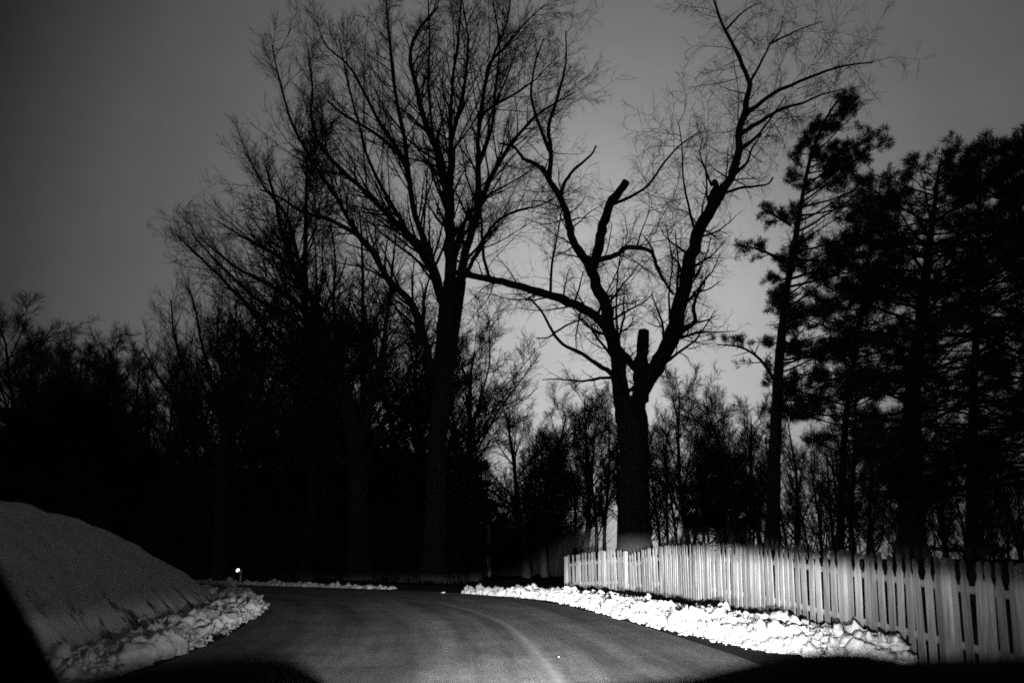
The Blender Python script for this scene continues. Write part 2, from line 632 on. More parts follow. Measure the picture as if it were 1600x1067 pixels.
def lump(ico, size, pos, planes=7, rnd=rng):
    v = ico[0].copy()
    for _ in range(planes):
        n = nrm(rnd.normal(size=3))
        o_ = rnd.uniform(0.55, 0.9)
        dd = np.maximum(v @ n - o_, 0)
        v = v - dd[:, None] * n[None] * rnd.uniform(0.7, 1.0)
    for _ in range(7):
        k = rnd.normal(size=3) * rnd.uniform(2, 12)
        v = v * (1 + 0.085 * np.sin(v @ k + rnd.uniform(0, 6)))[:, None]
    a, b_, c = rnd.uniform(0, 6.28, 3)
    v = v * rnd.uniform(0.5, 1.4, 3)
    ca, sa = math.cos(a), math.sin(a)
    v = v @ np.array([[ca, -sa, 0], [sa, ca, 0], [0, 0, 1]])
    cb, sb = math.cos(b_), math.sin(b_)
    v = v @ np.array([[1, 0, 0], [0, cb, -sb], [0, sb, cb]])
    return v * size + np.array(pos)


def snow_ridge(name, label, path, width, height, nl, size, mat, seed, rough=1.0):
    """a berm of ploughed snow lying along the centre path; width, height: arrays along it"""
    rr = np.random.default_rng(seed)
    n = len(path)
    T = nrm(np.gradient(path, axis=0))
    Nn = np.stack([T[:, 1], -T[:, 0]], 1)
    nc = 40
    c = np.linspace(-1, 1, nc)
    prof = np.clip(1 - np.abs(c) ** 2.2, 0, 1)
    W = width[:, None]
    XY = path[:, None, :] + Nn[:, None, :] * (c[None, :, None] * W[:, :, None] / 2)
    Z = np.empty((n, nc))
    for i in range(n):
        for j in range(nc):
            q = Vector((XY[i, j, 0], XY[i, j, 1], seed))
            e = 0.55 + 0.9 * (noise.noise(q * 1.7)) + 0.5 * noise.noise(q * 4.3) + 0.5 * abs(noise.noise(q * 9.0)) * rough + 0.25 * noise.noise(q * 19.0)
            Z[i, j] = height[i] * prof[j] * max(0.08, e) - 0.03
    V = np.concatenate([XY, Z[..., None]], -1).reshape(-1, 3)
    i = np.arange(n - 1)[:, None] * nc + np.arange(nc - 1)[None, :]
    q4 = np.stack([i, i + 1, i + nc + 1, i + nc], -1).reshape(-1, 4)
    tri = np.concatenate([q4[:, [0, 1, 2]], q4[:, [0, 2, 3]]])
    g = Geo()
    g.add(V, tri)
    for _ in range(nl):
        i = rr.integers(0, n)
        cc = rr.uniform(-1, 1)
        cc = math.copysign(abs(cc) ** 0.85, cc)
        s = min(size[1], size[0] * (1 - rr.random()) ** -0.55) * (1.0 if abs(cc) < 0.8 else 0.6)
        xy = path[i] + Nn[i] * cc * 1.04 * width[i] / 2 + rr.normal(size=2) * 0.04
        zb = height[i] * max(0, 1 - abs(cc) ** 2.2) * rr.uniform(.45, .75)
        ic = ICO3 if s > .07 else ICO2
        g.add(lump(ic, s, (xy[0], xy[1], max(zb, 0.0) + s * rr.uniform(-.35, .3)), rnd=rr), ic[1])
    o_ = g.make(name, mat, smooth=True)
    o_["label"] = label
    o_["category"] = "snow"
    o_["kind"] = "stuff"
    return o_


# right: road edge outwards
RB = np.array([(-1.5, 24.6, .45, .08), (-.9, 24.1, .8, .2), (0.2, 23.0, 1.1, .28), (1.7, 20.6, 1.3, .32), (2.5, 17.2, 1.5, .34), (3.1, 14, 1.7, .36), (3.65, 11.6, 1.9, .38), (4.0, 10.0, 1.8, .34), (4.3, 9.2, 1.2, .28), (4.45, 8.7, .45, .1)])
pt = arc(RB[:, :2], 700)
s1 = np.concatenate([[0], np.cumsum(np.linalg.norm(RB[1:, :2] - RB[:-1, :2], axis=1))])
tt = np.linspace(0, s1[-1], 700)
snow_ridge("ploughed_snow", "bright broken ploughed snow heaped between the road and the picket fence", pt,
           np.interp(tt, s1, RB[:, 2]), np.interp(tt, s1, RB[:, 3]) * .8, 6500, (0.02, 0.15), M_snow, 3)
LB = np.array([(-4.35, 1, 1.0, .24), (-4.45, 7, 1.1, .26), (-4.7, 9.5, 1.15, .28), (-5.1, 12, 1.1, .3), (-5.6, 14.6, 1.1, .32), (-6.3, 17, 1.3, .36), (-7.1, 19.2, 1.4, .40), (-8.3, 21.2, 1.3, .38), (-10.8, 23.5, 1.2, .25), (-19, 27.1, 1, .2)])
pt = arc(LB[:, :2], 600)
s1 = np.concatenate([[0], np.cumsum(np.linalg.norm(LB[1:, :2] - LB[:-1, :2], axis=1))])
tt = np.linspace(0, s1[-1], 600)
snow_ridge("ploughed_snow", "dim grey ploughed snow heaped along the foot of the snowy bank", pt,
           np.interp(tt, s1, LB[:, 2]), np.interp(tt, s1, LB[:, 3]) * .85, 3800, (0.022, 0.18), M_snowold, 5)
FB = np.array([(-4.4, 27.6, .4, .09), (-7, 29.2, .6, .14), (-11, 31.8, .7, .16), (-16, 34.4, .7, .15), (-26, 38.6, .8, .15)])
pt = arc(FB[:, :2], 240)
s1 = np.concatenate([[0], np.cumsum(np.linalg.norm(FB[1:, :2] - FB[:-1, :2], axis=1))])
tt = np.linspace(0, s1[-1], 240)
snow_ridge("ploughed_snow", "thin low line of snow along the far side of the bend", pt,
           np.interp(tt, s1, FB[:, 2]), np.interp(tt, s1, FB[:, 3]), 700, (0.03, 0.14), M_snowold, 8)

# lumps one can tell apart: (u, v centre, distance, size, label, material)
for u, v, Y, s, lab, mt in [
    (887, 920, 20.4, 0.17, "tall white snow lump standing before the far end of the picket fence", M_snow),
    (754, 920, 24.0, 0.12, "small round white snow lump beside the lamp post's foot", M_snow),
    (1197, 966, 13.2, 0.19, "broad white snow lump below the wide fence board", M_snow),
    (1221, 971, 12.6, 0.09, "small pointed snow lump right of the broad one under the fence", M_snow),
    (1258, 984, 11.6, 0.2, "big angular white snow block with a dark crease, close to the pickets", M_snow),
    (1322, 993, 10.6, 0.15, "rounded double snow lump near the dark end of the snow heap", M_snow),
    (1404, 1015, 8.9, 0.17, "last white peak of snow at the right end of the heap", M_snow),
    (808, 922, 22.4, 0.15, "pointed white snow lump halfway along the far snow heap", M_snow),
    (378, 934, 17.8, 0.26, "pale upright snow chunk at the tip of the left snow heap", M_snowold),
    (355, 978, 12.6, 0.26, "long bright snow slab lying nearest the road on the left", M_snowold),
    (362, 914, 20.2, 0.36, "large grey snow mound behind the tip of the left heap", M_snowold),
    (226, 996, 11.4, 0.26, "wide grey snow chunk lying against the bank's foot", M_snowold),
    (168, 1030, 9.8, 0.16, "dim grey snow chunk near the dark windscreen pillar", M_snowold),
]:
    p = P(u, v, Y)
    s *= .8
    o = link("snow_lump", lump(ICO3, s, (0, 0, 0), 8), ICO3[1], mt, smooth=True, loc=(p[0], p[1], max(p[2], s * 0.5)))
    tag(o, lab, "snow lump", "loose lumps of ploughed snow")

# small crumbs on the road
for u, v, lab in [(873, 1021, "tiny white snow crumb lying on the asphalt right of the pale centre line"), (693, 924, "flat scrap of snow alone on the far road edge")]:
    Y = (HC - 0.03) * FPX / (v - 869)
    p = P(u, v, Y)
    tag(link("snow_crumb", lump(ICO2, 0.012 if v > 1000 else 0.09, (0, 0, 0)) * np.array([1, 1, .5]), ICO2[1], M_snow, smooth=True, loc=(p[0], p[1], 0.028)), lab, "snow crumb")

# ------------------------------------------------------------------ picket fence
FENCE = [  # u, top v, distance
    (885, 868, 26.5), (905, 864, 25.8), (968, 858, 23.6), (976, 860, 23.3), (984, 866, 23.0), (1003, 858, 22.2), (1013, 855, 21.6), (1040, 852, 20.4),
    (1100, 848, 16.9), (1180, 847, 14.3), (1250, 851, 12.5), (1350, 861, 10.9), (1450, 869, 9.5), (1550, 877, 8.4), (1650, 884, 7.4), (1850, 900, 6.0)]
FH = 1.42
fp = []
for u, v, Y in FENCE:
    x, y, z = P(u, v, Y)
    fp.append((x, y, z))
fp = np.array(fp)
seg = np.linalg.norm(fp[1:, :2] - fp[:-1, :2], axis=1)
S = np.concatenate([[0], np.cumsum(seg)])
fence = thing("picket_fence", "weathered pale picket fence curving along behind the ploughed snow", "fence", (fp[0, 0], fp[0, 1], 0))
fb = np.array([fp[0, 0], fp[0, 1], 0])


def fence_at(s):
    return np.array([np.interp(s, S, fp[:, i]) for i in range(3)])


def picket_mesh(w, H, tip="point", th=0.02):
    if tip == "point":
        half = [(w / 2, 0), (w / 2, H - .27), (w * .40, H - .245), (w * .27, H - .20), (w * .25, H - .17), (w * .34, H - .12), (w * .36, H - .085), (w * .27, H - .04), (w * .1, H - .006)]
    else:
        half = [(w / 2, 0), (w / 2, H - .04), (w * .35, H)]
    pts = half + [(-x, z) for x, z in reversed(half)]
    n = len(pts)
    V = [(x, -th / 2, z) for x, z in pts] + [(x, th / 2, z) for x, z in pts]
    F = [tuple(range(n)), tuple(range(2 * n - 1, n - 1, -1))] + [(i, i + n, (i + 1) % n + n, (i + 1) % n) for i in range(n)]
    me = bpy.data.meshes.new("picket")
    me.from_pydata(V, [], F)
    me.update()
    me.materials.append(M_wood)
    return me


pm = [picket_mesh(0.127, FH), picket_mesh(0.133, FH - .012), picket_mesh(0.122, FH + .012), picket_mesh(0.127, FH - .022)]
s = 0.02
rf = random.Random(4)
post_s = []
k = 0
while s < S[-1]:
    post_s.append(s)
    s += 2.42
post_s = [0.0, 2.35] + [float(np.interp(uu, [f[0] for f in FENCE], S)) for uu in (977, 1040, 1106, 1173, 1320, 1482, 1600, 1790)]
s = 0.09
count = 0
while s < S[-1]:
    near_post = min(abs(s - q) for q in post_s)
    if near_post < 0.075:
        s += 0.05
        continue
    p = fence_at(s)
    p2 = fence_at(min(s + .05, S[-1]))
    p1 = fence_at(max(s - .05, 0))
    a = math.atan2(p2[1] - p1[1], p2[0] - p1[0])
    o = bpy.data.objects.new("picket", rf.choice(pm))
    COL.objects.link(o)
    o.parent = fence
    lean = rf.gauss(0, 0.008)
    if s < S[7]:
        lean = rf.gauss(-0.035, 0.02)
    o.location = (p[0] - fb[0], p[1] - fb[1], p[2] - FH + rf.gauss(0, .008))
    o.rotation_euler = (rf.gauss(0, .01), lean, a)
    count += 1
    s += rf.gauss(0.2, 0.006) if rf.random() > 0.04 else 0.16
# rails behind the pickets
for zo in (FH - .40, 0.34):
    g = Geo()
    ss_ = np.arange(0, S[-1], 0.4)
    for a_, b_ in zip(ss_[:-1], ss_[1:]):
        pa, pb = fence_at(a_), fence_at(b_)
        d = nrm((pb - pa)[:2])
        nn = np.array([-d[1], d[0]])
        if nn @ pa[:2] < 0:
            nn = -nn
        q = []
        for pp_ in (pa, pb):
            for off_, h_ in ((.013, 0), (.05, 0), (.05, .09), (.013, .09)):
                q.append((pp_[0] + nn[0] * off_, pp_[1] + nn[1] * off_, pp_[2] - FH + zo + h_))
        g.add(np.array(q), np.array([(0, 1, 5, 4), (1, 2, 6, 5), (2, 3, 7, 6), (3, 0, 4, 7)]))
    g.make("rail", M_wood, fence, False, fb)
for i, q in enumerate(post_s):
    p = fence_at(q)
    p2 = fence_at(min(q + .05, S[-1]))
    p1 = fence_at(max(q - .05, 0))
    a = math.atan2(p2[1] - p1[1], p2[0] - p1[0])
    w = 0.13
    bmp = bmesh.new()
    bmesh.ops.create_cube(bmp, size=1)
    hh = FH + (0.0 if i else -.02)
    for v_ in bmp.verts:
        v_.co.x *= w
        v_.co.y *= .1
        v_.co.z = (v_.co.z + .5) * hh
    bmesh.ops.bevel(bmp, geom=[e for e in bmp.edges if e.verts[0].co.z > hh - .01 and e.verts[1].co.z > hh - .01], offset=.02, segments=2, affect='EDGES')
    me = bpy.data.meshes.new("post")
    bmp.to_mesh(me)
    bmp.free()
    me.materials.append(M_wood)
    o = bpy.data.objects.new("post", me)
    COL.objects.link(o)
    o.parent = fence
    o.location = (p[0] - fb[0], p[1] - fb[1], p[2] - FH)
    o.rotation_euler = (0, 0, a)
print("pickets", count, "fence length", S[-1])

# ------------------------------------------------------------------ lamp post and marker lamp


def tube_obj(name, pts, rad, mat, parent, off, k=10):
    g = Geo()
    pts = np.array(pts, float)
    rad = np.array(rad, float)
    stem(g, pts, rad, k, rough=0.0)
    return g.make(name, mat, parent, True, off)


LY = 70.0
top = np.array(P(763.5, 822, LY))
hd = np.array(P(746, 869, LY))
gz = tz(top[0], LY)
lf = np.array([top[0], LY, gz])
lp = thing("street_lamp", "tall thin wooden pole with a faint lamp on a curved arm", "street lamp", tuple(lf))
tube_obj("pole", [(top[0] + .10, LY, gz), (top[0] + .05, LY, (gz + top[2]) / 2), top], [.2, .17, .13], M_pole, lp, lf)
tube_obj("pole_cap", [top + (0, 0, -.02), top + (0, 0, .07), top + (0, 0, .13)], [.13, .14, .05], M_metal, lp, lf)
tube_obj("arm", [(top[0] + .05, LY, hd[2] - .1), (top[0] - .35, LY, hd[2] + .12), (hd[0] + .35, LY, hd[2] + .16), (hd[0], LY, hd[2] + .1)], [.035] * 4, M_metal, lp, lf, 6)
h = tube_obj("lamp_head", [(hd[0], LY, hd[2] + .2), (hd[0], LY, hd[2] + .14), (hd[0], LY, hd[2] + .02), (hd[0], LY, hd[2] - .05)], [.05, .12, .2, .2], M_metal, lp, lf, 12)
tube_obj("lamp_globe", [(hd[0], LY, hd[2] - .04), (hd[0], LY, hd[2] - .14), (hd[0], LY, hd[2] - .24), (hd[0], LY, hd[2] - .28)], [.16, .15, .09, .02], M_lampglass, h, lf, 12)

m_emit, nt, b = new_mat("lit_lamp_glass")
b.inputs["Emission Color"].default_value = grey(1)
b.inputs["Emission Strength"].default_value = 3.0
b.inputs["Base Color"].default_value = grey(0.8)
MY = 32.0
c = np.array(P(371.5, 890.5, MY))
pp_ = np.array(P(376.5, 893, MY))
mz = tz(pp_[0], MY)
mf = np.array([pp_[0], MY, mz])
ml = thing("marker_lamp", "small bright lamp on a short pale post beyond the tip of the left snow heap", "lamp", tuple(mf))
tube_obj("post", [(pp_[0] - .03, MY, mz), (pp_[0], MY, pp_[2] - .1)], [.028, .03], M_pole, ml, mf, 8)
tube_obj("housing", [(pp_[0], MY, pp_[2] - .1), (pp_[0], MY, pp_[2] - .03), (pp_[0] + .01, MY, pp_[2] + .06), (pp_[0] + .015, MY, pp_[2] + .1)], [.035, .055, .05, .015], M_metal, ml, mf, 10)
tube_obj("bracket", [(pp_[0], MY, pp_[2] - .02), (c[0], MY, c[2] - .06)], [.012, .012], M_metal, ml, mf, 6)
V = ICO2[0] * np.array([.058, .04, .085])
an = math.radians(40)
V = V @ np.array([[math.cos(an), 0, -math.sin(an)], [0, 1, 0], [math.sin(an), 0, math.cos(an)]])
o = link("lamp_lens", V + c - mf, ICO2[1], m_emit, ml, True)

# ------------------------------------------------------------------ bare trees
LV_BIG = [dict(per=2.9, lfix=(1.6, 5.4), ang=(20, 48), up=.35, npts=9, lmin=1.0, lmax=5.6, k=4, rr=.38, rmin=.014, t0=.10, wig=.07, taperlen=.62),
          dict(K=10, lf=.42, ang=(25, 55), up=.2, npts=6, lmin=.5, lmax=2.2, k=3, rr=.5, rmin=.0085, wig=.10),
          dict(K=7, lf=.42, ang=(25, 60), up=.12, npts=4, lmin=.3, lmax=1.0, k=3, rr=.65, rmin=.0055, wig=.13)]
LV_OLD = [dict(per=3.2, lfix=(1.2, 4.4), ang=(35, 80), up=.3, npts=9, lmin=.8, lmax=4.2, k=4, rr=.22, rmin=.010, t0=.08, wig=.15, taperlen=.5),
          dict(K=9, lf=.42, ang=(25, 70), up=.0, npts=6, lmin=.4, lmax=1.8, k=3, rr=.5, rmin=.0065, wig=.15),
          dict(K=6, lf=.5, ang=(20, 70), up=-.3, npts=5, lmin=.3, lmax=1.1, k=3, rr=.65, rmin=.0042, wig=.14)]

A_trunk = [(0, 0, 36, 25, [(676, 905), (680, 800), (683, 700), (689, 610), (695, 520), (699, 455)]),
           (0, .8, 18, 14, [(693, 625), (704, 560), (713, 500), (722, 440)])]
A_limbs = [
    (0, -3, 17, 3, [(674, 585), (668, 550), (653, 495), (646, 476), (608, 439), (578, 385), (560, 367), (511, 341), (474, 334), (436, 307), (406, 296)]),
    (0, 3, 16, 2, [(698, 500), (691, 469), (676, 424), (661, 394), (638, 367), (612, 341), (582, 311), (560, 290), (537, 270), (496, 225), (485, 180), (489, 142), (481, 75)]),
    (-1, -4, 9, 2, [(590, 400), (560, 371), (530, 315), (489, 255), (459, 202), (447, 165), (429, 94), (425, 71)]),
    (0, -2, 15, 3, [(697, 480), (680, 425), (669, 397), (646, 330), (639, 274), (624, 240), (590, 210), (537, 180), (511, 157)]),
    (-1, 2, 9, 2, [(641, 290), (637, 262), (631, 210), (618, 150), (614, 116), (609, 75), (605, 19), (598, -40)]),
    (-1, -4, 8, 2, [(634, 256), (615, 222), (594, 195), (566, 139), (545, 101), (511, 75), (500, 56)]),
    (0, 2, 22, 3, [(699, 470), (704, 397), (702, 337), (702, 292), (684, 240), (661, 184), (650, 135), (639, 90), (646, 56), (684, 11)]),
    (0, 4, 12, 2, [(702, 310), (704, 262), (706, 210), (721, 161), (729, 112), (732, 60), (722, 0)]),
    (0, -3, 8, 2, [(704, 240), (704, 169), (708, 112), (715, 75), (721, 0), (724, -30)]),
    (.8, 3, 16, 2, [(718, 455), (725, 397), (740, 360), (747, 326), (762, 285), (800, 221), (837, 180), (894, 146)]),
    (.8, -2, 11, 2, [(746, 335), (748, 300), (747, 262), (747, 210), (755, 150), (766, 97), (792, 41), (802, -30)]),
    (0, 2, 6, 1.5, [(750, 190), (755, 176), (780, 160), (800, 150), (834, 127), (860, 100)]),
    (0, -2, 6, 1.5, [(757, 140), (762, 101), (792, 71), (822, 34), (852, 7)]),
    (.5, 4, 9, 1.5, [(708, 430), (716, 370), (732, 335), (758, 307), (790, 290), (825, 270)]),
    (0, 5, 8, 1.5, [(722, 440), (742, 400), (770, 350), (800, 330), (845, 322), (880, 300)]),
    (0, -5, 8, 2, [(660, 400), (630, 350), (600, 300), (575, 250), (560, 190), (545, 140), (530, 60)]),
    (0, -4, 7, 2, [(702, 330), (690, 280), (675, 200), (668, 130), (672, 60), (668, -10)]),
    (0, 4, 7, 2, [(747, 260), (770, 200), (775, 130), (782, 70), (770, 0)]),
]
foot = P(676, 905, 31)
bare_tree("bare_tree", "tallest bare tree with wide spreading crown in the middle, left of the fence", 31.0, A_trunk, A_limbs, (foot[0], 31, tz(foot[0], 31)), LV_BIG)

B_trunk = [(0, 0, 34, 26, [(560, 905), (560, 800), (558, 740), (552, 680), (548, 640)])]
B_limbs = [
    (0, 2, 24, 3, [(550, 660), (540, 610), (526, 570), (507, 525), (496, 480), (477, 457), (462, 424), (440, 367), (432, 319), (415, 260)]),
    (0, -3, 13, 2, [(530, 590), (519, 560), (495, 520), (477, 502), (440, 487), (402, 469), (365, 435), (330, 400), (300, 365)]),
    (0, 3, 18, 2, [(556, 700), (537, 635), (500, 590), (462, 559), (425, 532), (395, 484), (350, 439), (305, 394), (278, 370)]),
    (0, -4, 13, 2, [(512, 535), (500, 510), (462, 469), (410, 439), (376, 424), (339, 394), (312, 371)]),
    (0, 4, 9, 2, [(470, 440), (459, 424), (435, 400), (410, 386), (380, 371), (339, 345)]),
    (0, -2, 8, 2, [(478, 458), (465, 400), (452, 340), (410, 290), (385, 240)]),
    (0, 3, 14, 2, [(560, 700), (569, 611), (566, 500), (567, 420), (562, 330)]),
    (0, -3, 14, 2, [(564, 690), (580, 640), (600, 540), (612, 430), (620, 360)]),
    (0, 4, 12, 2, [(570, 720), (600, 660), (625, 610), (655, 555), (672, 500)]),
    (0, -5, 10, 2, [(556, 740), (500, 690), (460, 660), (420, 640), (380, 600)]),
    (0, 5, 9, 2, [(548, 650), (530, 560), (520, 480), (525, 400), (515, 340)]),
]
foot = P(560, 905, 33)
bare_tree("bare_tree", "spreading bare tree with long limbs reaching up left, left of the tallest tree", 33.0, B_trunk, B_limbs, (foot[0], 33, tz(foot[0], 33)), LV_BIG)

C_trunk = [(0, 0, 24, 17, [(345, 905), (346, 820), (347, 740), (350, 700)])]
C_limbs = [
    (0, 2, 11, 2, [(348, 740), (324, 675), (309, 626), (282, 562), (271, 521), (267, 469)]),
    (0, -3, 10, 2, [(330, 700), (290, 667), (271, 622), (245, 585), (222, 544)]),
    (0, 3, 12, 2, [(350, 705), (345, 650), (324, 570), (312, 525), (305, 476), (294, 450)]),
    (0, -2, 12, 2, [(351, 710), (362, 645), (350, 600), (339, 544), (342, 480)]),
    (0, 2, 12, 2, [(352, 720), (376, 637), (387, 562), (402, 510), (425, 469)]),
    (0, -3, 9, 2, [(352, 730), (385, 680), (405, 600), (420, 540), (430, 480)]),
    (0, 3, 8, 2, [(349, 715), (358, 620), (365, 540), (370, 470)]),
]
foot = P(345, 905, 36)
bare_tree("bare_tree", "rounded bare tree with fan of upright limbs behind the snowy bank", 36.0, C_trunk, C_limbs, (foot[0], 36, tz(foot[0], 36)), LV_BIG)

none = []
stub = dict(levels=[dict(K=6, lf=.2, ang=(40, 90), up=.3, npts=5, lmin=.3, lmax=.8, k=3, rr=.15, rmin=.006)])
D_trunk = [(0, 0, 46, 46, [(992, 870), (992, 800), (991, 750), (989, 700), (987, 650), (986, 622)])]
D_limbs = [
    (0, 1, 30, 16, [(975, 660), (971, 600), (963, 545), (949, 508), (949, 483), (932, 445), (921, 416), (915, 403)]),
    (1, 3, 15, 9, [(916, 408), (894, 378), (888, 336), (877, 310), (856, 277), (846, 262)]),
    (3, 4, 8, 3, [(848, 265), (832, 253), (818, 249), (805, 230), (780, 224)]),
    (2, 3, 7, 3, [(876, 310), (881, 285), (898, 264), (928, 239), (931, 228)], stub),
    (3, 5, 9, 2, [(858, 280), (860, 255), (860, 230), (856, 192), (869, 163), (885, 100), (884, 50)]),
    (3, 2, 7, 2, [(858, 235), (840, 190), (828, 150), (835, 100), (850, 60)]),
    (1, -1, 19, 13, [(922, 418), (930, 407), (936, 386), (942, 350), (955, 314), (979, 284)], stub),
    (-1, -2, 6, 2, [(955, 320), (975, 313), (1012, 293), (1033, 260), (1058, 230), (1094, 205)]),
    (0, -3, 10, 4, [(928, 408), (950, 402), (966, 399), (974, 386), (998, 387), (1020, 392), (1023, 411), (1036, 436), (1052, 460)]),
    (-1, -3, 3, 1.2, [(995, 386), (1002, 362), (1016, 327)]),
    (-2, -3, 3.5, 2, [(1021, 393), (1014, 380), (1007, 371)], stub),
    (0, -3, 18, 9, [(955, 520), (936, 496), (898, 475), (860, 462), (805, 445), (780, 440), (734, 430), (700, 424)]),
    (-1, -2, 5, 2, [(860, 460), (862, 411), (870, 375), (877, 330)]),
    (-1, 0, 4, 1.5, [(898, 472), (905, 450), (911, 425)]),
    (-2, -3, 6, 2, [(765, 437), (755, 403), (751, 320), (750, 250)]),
    (0, -2, 9, 3, [(972, 605), (955, 580), (936, 572), (911, 553), (877, 538), (864, 521), (848, 487), (827, 466)], stub),
    (-1, -2, 3.5, 1.5, [(866, 521), (856, 528), (838, 529)], stub),
    (-1, -2, 4, 2, [(864, 521), (885, 508), (914, 496)], stub),
    (0, 0, 24, 19, [(996, 650), (1000, 590), (1003, 545), (1006, 517)], stub),
    (0, 0, 13, 13, [(966, 545), (980, 562), (998, 580)], stub),
    (0, 1, 30, 18, [(1000, 625), (1012, 593), (1037, 555), (1054, 521), (1063, 479), (1071, 437), (1080, 395), (1096, 352), (1116, 318), (1126, 303)]),
    (1, 2, 15, 9, [(1122, 308), (1147, 268), (1155, 230), (1152, 209), (1164, 175), (1168, 150), (1172, 131)]),
    (2, 3, 8, 2.5, [(1172, 133), (1157, 95), (1145, 68), (1131, 46), (1115, 0), (1106, -40)]),
    (0, -2, 10, 3, [(1052, 528), (1072, 514), (1090, 500), (1082, 487), (1086, 468), (1098, 442), (1109, 428)], stub),
    (-2, -3, 3, 1.5, [(1092, 456), (1108, 452), (1126, 439)], stub),
    (0, 1, 12, 10, [(1108, 334), (1111, 310), (1120, 290), (1116, 284)], stub),
    (1, -1, 6, 2.5, [(1120, 308), (1130, 302), (1160, 293), (1202, 289), (1208, 277)], stub),
    (1, -1, 7, 2, [(1138, 284), (1150, 270), (1168, 255), (1175, 230), (1190, 210)]),
    (2, 0, 8, 2, [(1165, 180), (1185, 163), (1210, 144), (1243, 130), (1285, 113), (1321, 102), (1364, 98)]),
    (2, 4, 8, 2, [(1154, 212), (1175, 198), (1197, 184), (1223, 169), (1256, 161), (1282, 148), (1312, 141)]),
    (2, 1, 6, 1.5, [(1157, 232), (1184, 213), (1210, 177), (1228, 150)]),
    (3, 4, 5, 1.5, [(1173, 127), (1194, 89), (1205, 66), (1220, 50), (1223, 32)]),
    (3, 1, 3.5, 1.2, [(1203, 69), (1225, 58), (1249, 46), (1289, 33)]),
    (3, 2, 4, 1.2, [(1135, 46), (1150, 30), (1164, 16), (1190, 3)]),
    (0, -2, 5, 1.5, [(1090, 368), (1080, 344), (1067, 279), (1066, 230), (1060, 190)]),
    (0, 2, 4, 1.5, [(1112, 290), (1100, 260), (1092, 240), (1098, 215)]),
    (0, 3, 6, 1.5, [(985, 640), (968, 560), (962, 480), (965, 420), (975, 370)]),
    (0, -3, 5, 1.5, [(1040, 552), (1048, 500), (1044, 460), (1052, 410), (1040, 350)]),
]
foot = P(992, 870, 25)
bare_tree("broken_tree", "massive pruned bare tree with sawn stubs rising behind the fence", 25.0, D_trunk, D_limbs, (foot[0], 25, tz(foot[0], 25)), LV_OLD, mat=M_bark)

# ------------------------------------------------------------------ pines


def tufts(geo, pos, d, nb, length, width):
    """needle blades: M positions, directions d -> thin triangles as quads"""
    M = len(pos)
    dirs = nrm(d[:, None, :] * 0.9 + rng.normal(size=(M, nb, 3)) * 0.75)
    L = length * rng.uniform(.6, 1.2, (M, nb, 1))
    side = nrm(np.cross(dirs, rng.normal(size=dirs.shape))) * width
    p0 = pos[:, None, :] + rng.normal(size=dirs.shape) * length * .25
    a = p0 - side * .5
    b_ = p0 + side * .5
    c_ = p0 + dirs * L + side * .15
    d_ = p0 + dirs * L - side * .15
    V = np.stack([a, b_, c_, d_], 2).reshape(-1, 3)
    F = np.arange(len(V)).reshape(-1, 4)
    geo.add(V, F)


